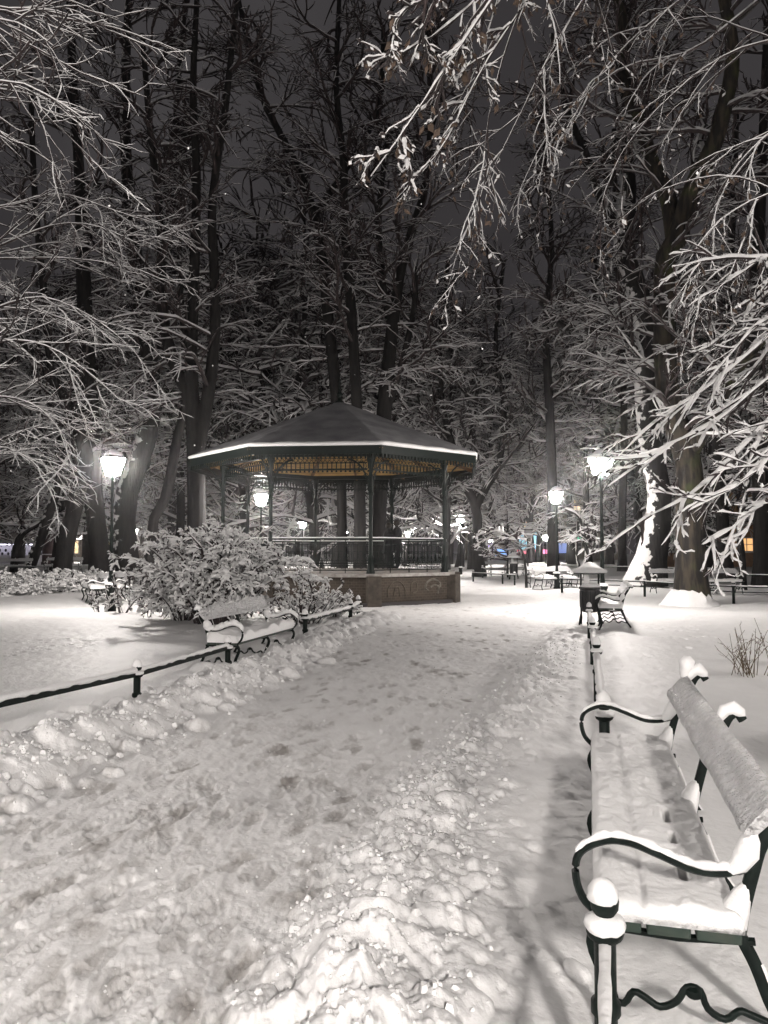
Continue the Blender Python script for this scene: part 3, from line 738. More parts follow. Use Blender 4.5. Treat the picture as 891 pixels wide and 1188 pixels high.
def fence(name_label, pts, Hs=.60, rail_z=(.49,), r=.032, rail=(.030, .022), snow=1.0, group='low iron fences along the paths', ends=None, tops=True):
    p0 = pts[0]; root = empty('low_fence', (0, 0, 0), label=name_label, cat='fence', group=group)
    zs = []
    for i, p in enumerate(pts):
        z = HZ_at(p[0], p[1]) if len(p) < 3 else p[2]; zs.append(z)
        if ends and i in ends: continue
        m = MB(); sn = MB(); finial_post(m, sn, (p[0], p[1], z), Hs, r, snow if tops else 0)
        po = m.build('post', M['iron'], root, smooth=True)
        if tops: sn.build('post_snow', M['snow'], po, smooth=True)
    for i in range(len(pts) - 1):
        a = np.array([pts[i][0], pts[i][1], zs[i]]); c = np.array([pts[i + 1][0], pts[i + 1][1], zs[i + 1]])
        m = MB()
        for rz_ in rail_z:
            m.tube([a + (0, 0, rz_), c + (0, 0, rz_)], 1.0, 4, flat=(rail[0], rail[1]))
        ro = m.build('rail', M['iron'], root)
        sn = MB(); ss = np.linspace(.01, .99, max(6, int(np.linalg.norm(c - a) * 14)))
        q = [a + (c - a) * s + np.array([0, 0, rail_z[-1] + rail[1] + .004]) for s in ss]
        rr = [.018 * snow * (1 + .5 * (random.random() - .5)) * (1.0 if random.random() > .1 else .5) + .006 for s in ss]
        sn.tube(q, rr, 8, flat=(1.15, 1.0)); sn.build('rail_snow', M['snow'], ro, smooth=True)
    return root

fr = lambda t, o=.0: (d[0] * t + n_r[0] * o, d[1] * t + n_r[1] * o, .0)
fence('low iron fence by the near bench, its ball topped post at the bottom edge', [fr(-.6, -.03), fr(2.27, .03)], .62, (.50,), .030, (.010, .018), snow=.45)
fence('low iron fence beyond the near bench running up to the litter bin', [fr(5.25, .085), fr(8.55, .07), fr(11.2, .04), fr(14.3, .0)], .60, (.47,), .034, (.026, .03), snow=1.5)
fence('low iron fence with a thick black rail at the left edge of the path', [(-3.75, 3.2, 0), (-2.55, 8.0, -.16), (-2.05, 10.15, -.16)], .56, (.50,), .036, (.030, .036), snow=1.3)
fence('low snowy iron fence between the left bench and the bandstand', [(-1.42, 13.9, -.04), (-.74, 17.1, -.06), (-.62, 18.6, -.06)], .50, (.40,), .04, (.05, .035), snow=2.2)
q = lambda px, py, Y: (P(px, py, Y)[0], Y)
fence('long two rail fence crossing behind the nearest bin and mossy trunk', [q(652, 690, 29.5), q(748, 690, 27), q(851, 690, 23.5), q(960, 690, 22.5)], .62, (.36, .52), .04, (.03, .025), snow=.8)
fence('iron fence behind the two benches at the right', [q(560, 670, 44), q(640, 670, 43), q(760, 670, 40), q(862, 670, 32), q(960, 670, 30)], .62, (.5,), .04, (.03, .03), snow=.8)
fence('short fence in front of the far benches right of the bandstand', [q(549, 668, 40), q(583, 668, 37), q(597, 668, 35.5)], .55, (.45,), .04, (.03, .03), snow=.8)
fence('thin fence behind the left lamp and the big bush', [q(-20, 672, 43), q(60, 672, 40), q(130, 672, 31), q(180, 678, 28)], .62, (.5,), .035, (.02, .02), snow=.6)
fence('low fence on the lawn between the left lamp and the big bush', [q(133, 690, 23.5), q(173, 697, 22.5)], .5, (.4,), .035, (.02, .02), snow=.6)

# ------------------------------------------------------------------ litter bins
def make_bin():
    root = empty('litter_bin')
    m = MB()
    for s in (-1, 1):
        m.tube([(s * .21, 0, -.05), (s * .19, 0, .18), (s * .19, 0, 1.12)], .022, 6)
        m.tube([(s * .28, -.12, -.05), (s * .20, 0, .25)], .02, 6)
    m.build('stand', M['iron'], root, smooth=True)
    m = MB(); m.lathe([(.15, .30), (.19, .36), (.205, .78), (.235, .80), (.235, .84), (.20, .84), (.19, .5)], (0, 0, 0), 16); 
    for k in range(16):
        a = k * math.pi / 8; m.box((.207 * math.cos(a), .207 * math.sin(a), .58), (.02, .03, .36), rz=a)
    m.build('basket', M['black'], root)
    m = MB(); m.lathe([(.34, 1.12), (.35, 1.14), (.20, 1.22), (.04, 1.30)], (0, 0, 0), 8); m.build('roof', M['iron'], root)
    m = MB(); m.lathe([(.345, 1.142), (.375, 1.16), (.36, 1.20), (.22, 1.27), (.08, 1.36), (.02, 1.38)], (0, 0, 0), 16, jit=.05); m.build('roof_snow', M['snow'], root, smooth=True)
    m = MB(); m.lathe([(.2, .80), (.21, .86), (.17, .91), (.08, .93)], (0, 0, 0), 14, jit=.1); m.tube([(-.09, -.08, .88), (-.09, -.09, 1.11)], .06, 10); m.build('basket_snow', M['snow'], root, smooth=True)
    return root
b1 = make_bin(); q_ = fr(17.2, .0); b1.location = (q_[0] + .02, q_[1], 0); tag(b1, 'black litter bin under a pointed snowy roof, nearest one, by the path fence', 'litter bin', 'roofed litter bins')
b2 = copy_tree(b1); p_ = P(596, 668, 41); b2.location = (p_[0], p_[1], HZ_at(p_[0], p_[1])); tag(b2, 'far litter bin with a round snow cap beside the far benches', 'litter bin', 'roofed litter bins')

# ------------------------------------------------------------------ trees
def unit(v): return v / (np.linalg.norm(v, axis=-1, keepdims=True) + 1e-9)

def sample_line(Pts, R, ti):
    K = Pts.shape[1]; n = np.arange(len(Pts)); f = ti * (K - 1); i = np.minimum(f.astype(int), K - 2); w = (f - i)[:, None]
    pos = Pts[n, i] * (1 - w) + Pts[n, i + 1] * w; tan = unit(Pts[n, i + 1] - Pts[n, i]); rad = R[n, i] * (1 - w[:, 0]) + R[n, i + 1] * w[:, 0]
    return pos, tan, rad

def grow(Pts, R, n, t0, t1, length, ang, K, rr=.6, up=0.0, droop=0.0, wig=.18, rmin=.006, rg=None, flat=0.0, lenvar=.45, rabs=None):
    """children of every line: n each.  length: scalar m or array per parent"""
    rg = rg or rng
    N = len(Pts); par = np.repeat(np.arange(N), n); C = len(par)
    t = (t0 + (t1 - t0) * ((np.tile(np.arange(n), N) + rg.random(C)) / n))
    pos, tan, rad = sample_line(Pts[par], R[par], t)
    v = rg.normal(size=(C, 3)); v[:, 2] *= (1 - flat); v -= (v * tan).sum(1)[:, None] * tan; v = unit(v)
    a = np.radians(rg.uniform(ang[0], ang[1], C))[:, None]
    dcur = unit(np.cos(a) * tan + np.sin(a) * v)
    Lp = (length if np.isscalar(length) else np.asarray(length)[par]) * (1 - lenvar * t) * rg.uniform(.6, 1.25, C)
    step = (Lp / (K - 1))[:, None]
    out = np.zeros((C, K, 3)); out[:, 0] = pos
    drift = rg.normal(size=(C, 3)) * wig * .5
    for k in range(1, K):
        dcur = unit(dcur + rg.normal(size=(C, 3)) * wig + drift + np.array([0, 0, 1.0]) * (up - droop * k / K))
        out[:, k] = out[:, k - 1] + dcur * step
    r0 = np.minimum(rad * rr, rad * .95) if rabs is None else np.minimum(rad * .9, rabs)
    r0 = np.maximum(r0, rmin)
    s = np.linspace(0, 1, K)[None, :]
    RR = r0[:, None] * (1 - s) ** .8 + rmin * (1 - .45 * s) * (s > -1) * .9
    RR = np.maximum(RR * .95, rmin * .5)
    return out, RR

def ring_tubes(Pts, R, m, snow, hthr=.35, rg=None, minw=0.0, lump=.5):
    """tubes whose upper half carries a rounded layer of snow where the branch is not too steep; returns V,Q,mi"""
    rg = rg or rng
    N, K, _ = Pts.shape
    T = np.gradient(Pts, axis=1); T = unit(T)
    S = np.cross(T, np.array([0, 0, 1.0])); nl = np.linalg.norm(S, axis=-1, keepdims=True)
    S = np.where(nl > .05, S / (nl + 1e-9), np.array([1.0, 0, 0])); U = unit(np.cross(S, T))
    hor = np.sqrt(np.clip(1 - T[..., 2] ** 2, 0, 1))
    lum = 1 + lump * (rg.random((N, K)) * 2 - 1)
    sn = snow * np.clip((hor - hthr) / (1 - hthr), 0, 1) ** .6 * lum
    sn[:, -1] *= .4
    ang = 2 * np.pi * (np.arange(m) + (.0 if m > 4 else 0.0)) / m
    ca = np.cos(ang)[None, None, :, None]; sa = np.sin(ang)[None, None, :, None]
    Rr = np.maximum(R, minw)[..., None, None]
    snn = sn[..., None, None]
    V = Pts[:, :, None, :] + Rr * ca * S[:, :, None, :] * (1 + .55 * snn / Rr * (.25 + .75 * (sa > -.1))) + Rr * sa * U[:, :, None, :] + np.clip(sa, 0, 1) * snn * np.array([0, 0, 1.0])
    base = (np.arange(N * K) * m).reshape(N, K); k = np.arange(m); k2 = (k + 1) % m
    A = base[:, :-1, None] + k; B = base[:, :-1, None] + k2; C = base[:, 1:, None] + k2; D = base[:, 1:, None] + k
    Q = np.stack([A, B, C, D], -1).reshape(-1, 4)
    mid = np.sin(ang + np.pi / m)[None, None, :]
    hs = .5 * (sn[:, :-1] + sn[:, 1:])[..., None]
    mi = ((mid > .05) & (hs > .12 * snow)).astype(np.int32)
    mi = np.broadcast_to(mi, (N, K - 1, m)).reshape(-1)
    return V.reshape(-1, 3), Q, mi

def join(parts):
    V = []; Q = []; MI = []; n = 0
    for v, q_, mi in parts: V.append(v); Q.append(q_ + n); MI.append(mi); n += len(v)
    return np.vstack(V), np.vstack(Q), np.concatenate(MI)

def resample(pts, K):
    pts = np.asarray(pts, float); s = np.concatenate([[0], np.cumsum(np.linalg.norm(np.diff(pts[:, :3], axis=0), axis=1))])
    t = np.linspace(0, s[-1], K); return np.stack([np.interp(t, s, pts[:, k]) for k in range(pts.shape[1])], 1)

def make_tree(name, limbs, Y=None, label='', group=None, bark_m='bark', n1=9, L1=4.5, n2=8, L2=1.8, n3=5, L3=.7, snow=.035, rmin=.010, seed=0,
              t_low=.35, up=.03, droop=.08, ang=(45, 85), m1=6, m3=4, flare=1.35, twig='twig', snow_m='snow_far', kind='tree', cat='tree', world=False, extra=None, wig=.10, first_is_trunk=True, lowk=None):
    rg = np.random.default_rng(seed + 100)
    lines = []; 
    for li, lb in enumerate(limbs):
        pts = []
        for e in lb:
            if world: x, y, z, r = e; pts.append([x, y, z, r])
            else:
                yy = Y + (e[3] if len(e) > 3 else 0); w = P(e[0], e[1], yy); pts.append([w[0], w[1], w[2], e[2] / F * yy])
        if li == 0 and first_is_trunk:
            g = HZ_at(pts[0][0], pts[0][1]) - .15; b = list(pts[0])
            if b[2] > g + .05: pts.insert(0, [b[0] - (pts[1][0] - b[0]) * .1, b[1], g, b[3]])
            pts[0][2] = min(pts[0][2], g)
        lines.append(resample(smoothline(pts, 5), 22))
    root = empty(name, tuple(lines[0][0][:3]), label=label, cat=cat, group=group)
    inv = np.array(lines[0][0][:3])
    # trunk and limbs
    tr = MB()
    for li, ln in enumerate(lines):
        r = ln[:, 3].copy()
        hh = ln[:, 2] - lines[0][0][2]
        if li == 0 and first_is_trunk: r *= 1 + (flare - 1) * np.exp(-hh / .55)
        r *= 1 + .06 * (np.random.default_rng(li).random(len(r)) - .5)
        m = 14; pts = ln[:, :3] - inv
        tr.tube(pts, r, m)
    tro = tr.build('trunk', M[bark_m], root, smooth=True)
    Pts = np.stack([l[:, :3] for l in lines]); R = np.stack([l[:, 3] for l in lines])
    len_l = np.linalg.norm(np.diff(Pts, axis=1), axis=2).sum(1)
    parts = []
    # snow lying on the limbs themselves
    v, q1, mi = ring_tubes(Pts, R * .80, 8, snow * 2.2, .25, rg); 
    keep = mi == 1
    b1_, r1 = [], []
    for i in range(len(Pts)):
        t0 = t_low if (i == 0 and first_is_trunk) else .12
        nn = max(2, int(n1 * min(1.6, len_l[i] / 8.0)))
        a_, b_ = grow(Pts[i:i + 1], R[i:i + 1], nn, t0, .98, L1, ang, 12, rr=.42, up=up, droop=droop, wig=wig, rmin=rmin * 1.6, rg=rg, flat=.35, lenvar=.5, rabs=.055)
        b1_.append(a_); r1.append(b_)
    if extra is not None:
        for e in extra: b1_.append(e[0]); r1.append(e[1])
    B1 = np.concatenate(b1_); R1 = np.concatenate(r1)
    rmin = rmin * .68; snow = snow * .74; n3 = n3 - 1
    B2, R2 = grow(B1, R1, n2, .15, .98, L2 * 1.25, (22, 55), 8, rr=.6, up=up * .5, droop=droop, wig=wig * .9, rmin=rmin * 1.15, rg=rg, flat=.55, lenvar=.5)
    parts.append(ring_tubes(B1, R1, m1, snow * 1.7, .15, rg)); parts.append(ring_tubes(B2, R2, m3, snow, .25, rg))
    if n3:
        B3, R3 = grow(B2, R2, n3, .15, 1.0, L3, (22, 55), 5, rr=.7, up=0, droop=droop * .6, wig=wig * 1.0, rmin=rmin, rg=rg, flat=.5)
        parts.append(ring_tubes(B3, R3, m3, snow * .85, .25, rg))
        parts_last = B3
    V, Q, MI = join(parts)
    vv, qq, mm = v, q1[keep], mi[keep]
    V, Q, MI = join([(V, Q, MI), (vv, qq, mm)])
    mesh_np('crown', V - inv, Q, [M[twig], M[snow_m]], MI, parent=root)
    return root, (B1, R1, B2, R2)

NT = 'bare trees around the bandstand'
# the two big trees on the right
r1_, _x = make_tree('tree', [[(803, 703, 19), (801, 640, 17), (801, 580, 16), (797, 530, 15, .2), (784, 490, 14, .3), (773, 440, 13, .3), (771, 360, 12.5, .3), (772, 300, 12, .3), (783, 280, 12, .3)],
                   [(783, 284, 11.5, .3), (804, 218, 11, 0), (828, 168, 10, -.4), (840, 126, 9, -.6), (850, 60, 8, -.8), (832, -40, 6, -1)],
                   [(783, 284, 10.5, .3), (776, 233, 10, .8), (757, 190, 8.5, 1), (744, 147, 8, 1.2), (726, 101, 7, 1.4), (722, 20, 6, 1.6), (695, -60, 5, 2)],
                   [(797, 535, 9, .2), (832, 470, 8, -.6), (862, 420, 6, -1.5), (900, 380, 5, -2.2)]], 23,
          'tall forked tree with a mossy brown trunk standing in front of two benches', NT, 'bark_brown', n1=12, L1=4.2, n2=9, n3=5, seed=1, t_low=.42, snow=.045, rmin=.010, snow_m='snow')
make_tree('tree', [[(749, 676, 20), (760, 625, 16), (766, 580, 14), (758, 535, 13), (751, 480, 13), (749, 430, 13), (744, 354, 12.5), (730, 310, 11.5), (721, 283, 11), (729, 228, 10), (724, 167, 9), (722, 80, 6), (735, -60, 5)],
                   [(745, 425, 7), (739, 410, 8), (722, 393, 7.5), (703, 385, 7), (675, 380, 6.4), (653, 377, 5.8), (640, 362, 5), (627, 349, 4)],
                   [(724, 285, 6), (700, 240, 5), (680, 180, 4.5), (655, 120, 4), (640, 40, 3)]], 33,
          'tall dark tree leaning left of the mossy trunk, its base plastered with snow', NT, 'bark_side', n1=12, L1=5, n2=9, n3=5, seed=2, t_low=.33, snow=.05, rmin=.013)
mb_ = MB(); mb_.lathe([(1.3, -.06), (1.0, .04), (.84, .12), (.74, .24), (.62, .40), (.45, .6)], (-.12, -.03, 0), 26, jit=.22); mb_.build('trunk_snow', M['snow'], r1_, smooth=True)
# left group
make_tree('tree', [[(146, 662, 15), (143, 600, 14), (150, 560, 13), (161, 535, 12), (172, 500, 11.5), (177, 460, 11), (170, 420, 10.5), (165, 385, 9.5), (162, 330, 9), (150, 240, 7), (145, 120, 6), (150, -20, 4)],
                   [(176, 450, 7), (185, 400, 6), (182, 330, 5), (200, 240, 4), (205, 120, 3.5), (215, 0, 3)]], 38,
          'thick crooked tree right of the left lamp with snow packed along its lit side', NT, 'bark_left', n1=12, L1=6, n2=9, n3=4, seed=3, t_low=.3, snow=.05, rmin=.014)
make_tree('tree', [[(118, 664, 12), (112, 610, 11), (107, 560, 11), (105, 480, 10), (100, 400, 9), (96, 300, 8), (92, 200, 6), (84, 80, 5), (80, -40, 4)]], 37,
          'straight black trunk directly behind the left lamp', NT, 'bark', n1=14, L1=6, n2=9, n3=4, seed=4, t_low=.28, snow=.05, rmin=.014)
make_tree('tree', [[(72, 662, 10), (80, 615, 9.5), (92, 565, 9), (100, 530, 8), (84, 480, 7), (60, 440, 6), (30, 400, 5), (0, 350, 4)],
                   [(84, 482, 4.5), (60, 430, 4), (50, 330, 4), (40, 220, 3.5), (35, 80, 3)]], 36,
          'black trunk slanting towards the left lamp from its left', NT, 'bark', n1=12, L1=5, n2=9, n3=4, seed=5, t_low=.3, snow=.05, rmin=.013)
make_tree('tree', [[(229, 664, 12), (228, 596, 11), (227, 527, 10), (222, 448, 8), (223, 380, 6.5), (226, 300, 6), (228, 200, 5), (224, 100, 4), (230, -30, 3)],
                   [(222, 470, 8), (213, 446, 7), (198, 411, 7), (188, 350, 6), (186, 260, 4.5), (175, 160, 4), (165, 40, 3)],
                   [(227, 530, 8), (238, 478, 8), (247, 416, 7), (250, 342, 6), (246, 240, 5), (262, 120, 4), (275, 0, 3)]], 32,
          'tall three stemmed tree just left of the bandstand roof', NT, 'bark', n1=12, L1=5, n2=9, n3=4, seed=6, t_low=.3, snow=.045, rmin=.013)
make_tree('tree', [[(172, 662, 6), (179, 600, 6), (193, 576, 6), (200, 540, 6), (205, 510, 5.5), (213, 478, 5), (214, 400, 4), (208, 300, 3), (212, 160, 2.5)]], 36,
          'thin curved tree bending between the thick tree and the bandstand', NT, 'bark', n1=10, L1=4, n2=8, n3=4, seed=7, t_low=.35, snow=.045, rmin=.012)
# behind the bandstand
make_tree('tree', [[(397, 660, 6), (396, 560, 6), (391, 470, 7), (382, 380, 6.5), (374, 303, 6), (364, 247, 5.5), (348, 202, 5), (323, 151, 4.2), (303, 111, 3.5), (285, 40, 3), (270, -40, 2)],
                   [(365, 250, 4.5), (384, 222, 4), (402, 195, 3.6), (419, 167, 3.2), (440, 121, 3), (445, 30, 2.5)]], 38,
          'slim tree rising behind the peak of the bandstand and forking leftwards', NT, 'bark', n1=18, L1=6, n2=9, n3=4, seed=8, t_low=.35, snow=.04, rmin=.013)
make_tree('tree', [[(418, 662, 7.5), (417, 560, 7), (414, 470, 6.5), (407, 353, 6), (399, 252, 5), (399, 190, 4.5), (390, 100, 3.5), (395, -30, 2.5)]], 36,
          'straight dark trunk seen through the middle of the bandstand', NT, 'bark', n1=20, L1=6, n2=9, n3=4, seed=9, t_low=.35, snow=.04, rmin=.013)
make_tree('tree', [[(438, 662, 9.5), (440, 590, 9), (444, 520, 9), (446, 470, 9), (453, 400, 7.5), (460, 345, 6.5), (470, 290, 5.5), (490, 230, 4.5), (500, 140, 3.8), (495, 20, 3)],
                   [(446, 478, 6), (458, 448, 4.5), (472, 400, 4), (481, 350, 3.5), (482, 310, 3)],
                   [(455, 390, 4.5), (443, 320, 4), (440, 240, 3.5), (452, 150, 3)]], 37,
          'ivy dark trunk behind the couple in the bandstand with a curved side stem', NT, 'bark', n1=18, L1=5.5, n2=9, n3=4, seed=10, t_low=.35, snow=.045, rmin=.013)
make_tree('tree', [[(556, 664, 7), (554, 620, 6), (552, 587, 5.5), (541, 566, 5), (530, 530, 4), (515, 480, 3.5), (510, 400, 3), (520, 300, 2.5)],
                   [(552, 588, 5), (563, 567, 4.5), (578, 540, 4), (585, 480, 3), (575, 400, 2.5), (585, 300, 2)]], 46,
          'low forked tree right of the bandstand behind the far benches', NT, 'bark', n1=12, L1=5, n2=9, n3=4, seed=11, t_low=.4, snow=.06, rmin=.016)
make_tree('tree', [[(642, 668, 7), (641, 600, 6), (640, 540, 5.5), (637, 460, 5), (633, 380, 4), (640, 280, 3), (630, 150, 2.5)]], 42,
          'straight trunk right behind the second lamp on the right', NT, 'bark', n1=20, L1=5.5, n2=9, n3=4, seed=12, t_low=.3, snow=.055, rmin=.015)
make_tree('tree', [[(722, 668, 5), (722, 600, 4.5), (724, 500, 4), (722, 400, 3.5), (715, 280, 3), (712, 150, 2.5)]], 48,
          'thin dark trunk between the right lamp and the leaning tree', NT, 'bark', n1=12, L1=5.5, n2=9, n3=4, seed=13, t_low=.3, snow=.06, rmin=.016)
make_tree('tree', [[(843, 668, 8), (839, 620, 7.5), (836, 560, 7), (832, 480, 6), (842, 380, 5), (850, 250, 4), (855, 120, 3)]], 38,
          'black trunk right of the mossy trunk in front of the lit wall', NT, 'bark', n1=12, L1=5, n2=9, n3=4, seed=14, t_low=.35, snow=.05, rmin=.013)
make_tree('tree', [[(886, 668, 11), (884, 600, 10), (882, 520, 10), (880, 440, 9), (872, 380, 8), (880, 280, 7), (885, 160, 5), (890, 20, 4)]], 33,
          'thick dark trunk at the right edge of the view', NT, 'bark', n1=12, L1=4.5, n2=9, n3=4, seed=15, t_low=.35, snow=.045, rmin=.012)
make_tree('tree', [[(862, 690, 4), (861, 650, 4), (858, 610, 3.5), (866, 570, 3), (872, 520, 2.5), (868, 470, 2)]], 30,
          'young crooked tree plastered with snow near the right edge', NT, 'bark_left', n1=12, L1=2.4, n2=6, L2=1.0, n3=3, seed=16, t_low=.45, snow=.05, rmin=.011)
make_tree('tree', [[(33, 662, 6), (45, 630, 6), (55, 600, 5.5), (66, 565, 5), (70, 520, 4), (60, 460, 3), (40, 390, 2.5)]], 44,
          'pale leaning tree in front of the market stalls at the left', NT, 'bark_left', n1=12, L1=4.5, n2=8, n3=4, seed=17, t_low=.4, snow=.05, rmin=.014)
make_tree('tree', [[(16, 662, 4), (18, 640, 4), (24, 622, 3.6), (36, 612, 3.2), (45, 608, 3), (60, 590, 2.4), (70, 560, 2)]], 46,
          'small dark tree arching over at the far left', NT, 'bark', n1=10, L1=3.5, n2=8, n3=4, seed=18, t_low=.4, snow=.05, rmin=.014)
make_tree('small_tree', [[(676, 672, 3.2), (679, 655, 2.8), (681, 640, 2.4), (676, 625, 2), (672, 600, 1.6), (655, 590, 1.2)],
                         [(679, 655, 2.6), (685, 640, 2.2), (689, 632, 2), (690, 615, 1.5), (691, 600, 1)], [(676, 668, 1.8), (670, 650, 1.6), (669, 630, 1.4), (670, 605, 1)]], 38,
          'small white frosted tree forking behind the nearest litter bin', None, 'bark_side', n1=10, L1=1.6, n2=6, L2=.8, n3=3, L3=.4, seed=19, t_low=.4, snow=.05, rmin=.012)

# sapling with level tiers of snowy branches
def tier_tree():
    Y = 43; b = P(589, 666, Y); root = empty('sapling', (b[0], b[1], HZ_at(b[0], b[1]) - .1), label='slender young tree with level tiers of snowy branches behind the far bin', cat='tree')
    t = MB(); t.tube([(0, 0, 0), (.02, 0, 2.0), (0, .03, 4.6)], [.06, .045, .01], 8); t.build('trunk', M['bark'], root, smooth=True)
    rg = np.random.default_rng(5); Pt = resample(np.array([[0, 0, .9, .05], [0, 0, 2.5, .04], [0, 0, 4.6, .015]], float), 20)
    B1, R1 = grow(Pt[None, :, :3], Pt[None, :, 3], 44, .02, .98, 1.7, (70, 95), 8, rr=.5, up=.02, droop=.06, wig=.08, rmin=.014, rg=rg, flat=.3, lenvar=.7)
    B2, R2 = grow(B1, R1, 9, .2, 1, .5, (30, 55), 5, rr=.7, droop=.05, wig=.12, rmin=.012, rg=rg, flat=.8)
    V, Q, MI = join([ring_tubes(B1, R1, 5, .06, .1, rg), ring_tubes(B2, R2, 4, .05, .1, rg)])
    mesh_np('crown', V, Q, [M['twig'], M['snow_far']], MI, parent=root)
tier_tree()

# ---- foreground crowns: trunks stand outside the frame, their branches reach in
def poly3(pts, K=16):
    """pts: (px, py, depth, r_m)"""
    w = np.array([list(P(a, b, c)) + [r * .6] for a, b, c, r in pts]); w = resample(smoothline(w, 5), K); return w[None, :, :3], w[None, :, 3]

def near_tree(label, trunk, branches, seed, n2=12, L2=1.0, n3=7, L3=.35, snow=.03, rmin=.0045, droop=.15, leaves=0, lump=.6, minw=0, gx=None):
    rg = np.random.default_rng(seed)
    tr = resample(smoothline(np.array(trunk, float), 5), 20); base = tr[0, :3].copy(); base[2] = -.1; tr[0, 2] = -.1
    root = empty('tree', tuple(base), label=label, cat='tree', group='trees whose snowy branches hang into the near view')
    t = MB(); t.tube(tr[:, :3] - base, tr[:, 3], 14)
    parts = []; Bs = []; Rs = []
    for b in branches:
        p, r = poly3(b)
        # limb back to the trunk
        j = int(np.argmin(np.abs(tr[:, 2] - (p[0, 0, 2] - .6)))); s = tr[j, :3]; mid = (s + p[0, 0]) / 2 + np.array([0, 0, .3])
        cc = smoothline(np.array([s, mid, p[0, 0], p[0, 2]]), 5); t.tube(cc - base, np.linspace(max(.06, r[0, 0] * 2), r[0, 1] * 1.02, len(cc)), 8)
        Bs.append(p); Rs.append(r)
    B1 = np.concatenate(Bs); R1 = np.concatenate(Rs)
    t.build('trunk', M['bark'], root, smooth=True)
    B2, R2 = grow(B1, R1, n2, .03, .99, L2, (15, 48), 9, rr=.6, droop=droop, wig=.07, rmin=rmin * 1.4, rg=rg, flat=.4)
    B3, R3 = grow(B2, R2, n3, .1, 1., L3, (18, 50), 6, rr=.7, droop=droop, wig=.10, rmin=rmin, rg=rg, flat=.4)
    B4, R4 = grow(B3, R3, 2, .2, 1., L3 * .4, (20, 55), 4, rr=.7, droop=droop, wig=.12, rmin=rmin * .8, rg=rg, flat=.4)
    for B, R, m, s in ((B1, R1, 8, 1.3), (B2, R2, 8, 1.0), (B3, R3, 6, .9), (B4, R4, 5, .7)):
        parts.append(ring_tubes(B, R, m, snow * s, .08, rg, minw, lump))
    V, Q, MI = join(parts)
    mesh_np('crown', V - base, Q, [M['twig'], M['snow']], MI, parent=root)
    if leaves:
        # withered leaves still hanging, each with a pad of snow
        ends = np.concatenate([B3[:, -1], B3[:, -3], B2[:, -1]]); ends = ends[rg.permutation(len(ends))[:leaves]]
        n = len(ends); a = rg.uniform(0, 6.28, n); L = rg.uniform(.035, .10, n); w = L * rg.uniform(.16, .3, n)
        dv = np.stack([np.cos(a) * .6, np.sin(a) * .6, -rg.uniform(.3, 1.1, n)], 1); dv = unit(dv); sv = unit(np.cross(dv, rg.normal(size=(n, 3)))); nv = np.cross(sv, dv); nv *= np.sign(nv[:, 2:3] + 1e-6)
        th = .35 * w
        c0 = ends; c1 = ends + dv * (L * .45)[:, None]; c2 = ends + dv * L[:, None]
        Vv = np.stack([c0, c1 - sv * w[:, None], c2, c1 + sv * w[:, None], c0 + nv * .004, c1 - sv * (w * .8)[:, None] + nv * (th * .5)[:, None], c2 - dv * .01, c1 + sv * (w * .8)[:, None] + nv * (th * .5)[:, None], c1 + nv * th[:, None]], 1)
        b = np.arange(n)[:, None] * 9
        Qv = np.concatenate([b + np.array([0, 1, 2, 3])]); Tv = np.concatenate([b + np.array(x) for x in ([4, 5, 8], [5, 6, 8], [6, 7, 8], [7, 4, 8])])
        tag(mesh_np('leaves', Vv.reshape(-1, 3) - base, Qv, [M['leaf'], M['snow']], np.concatenate([np.zeros(n), np.ones(4 * n)]), parent=root, tris=Tv), kind='stuff')
    return root

# right, mid height: heavy snow on close branches
near_tree('tree off the right edge whose heavily laden branches cross the mossy trunk', [(5.6, 6.8, 0, .24), (5.5, 6.9, 2.5, .2), (5.3, 7.1, 5, .17), (5.2, 7.2, 8, .12)],
          [[(960, 330, 7.0, .03), (880, 400, 7.0, .022), (820, 450, 6.9, .016), (760, 490, 6.8, .011), (712, 535, 6.7, .006)],
           [(960, 400, 6.6, .03), (890, 440, 6.6, .022), (830, 490, 6.6, .016), (770, 520, 6.5, .010), (705, 565, 6.5, .006)],
           [(960, 440, 6.2, .028), (900, 480, 6.2, .02), (850, 530, 6.1, .015), (800, 575, 6.0, .010), (750, 600, 6.0, .006)],
           [(980, 260, 7.2, .03), (900, 330, 7.3, .02), (850, 380, 7.3, .014), (800, 420, 7.4, .008)],
           [(960, 560, 6.0, .02), (893, 580, 6.0, .012), (850, 612, 5.9, .009), (815, 632, 5.8, .005)],
           [(960, 470, 5.6, .02), (900, 520, 5.6, .014), (860, 560, 5.5, .010), (800, 592, 5.5, .006)],
           [(970, 290, 6.2, .02), (900, 300, 6.2, .014), (840, 300, 6.2, .010), (780, 310, 6.2, .005)],
           [(970, 350, 6.8, .02), (890, 370, 6.8, .016), (840, 420, 6.8, .012), (790, 480, 6.8, .006)]],
          31, n2=7, L2=.8, n3=3, L3=.28, snow=.017, rmin=.0032, droop=.08, leaves=0, lump=.8)
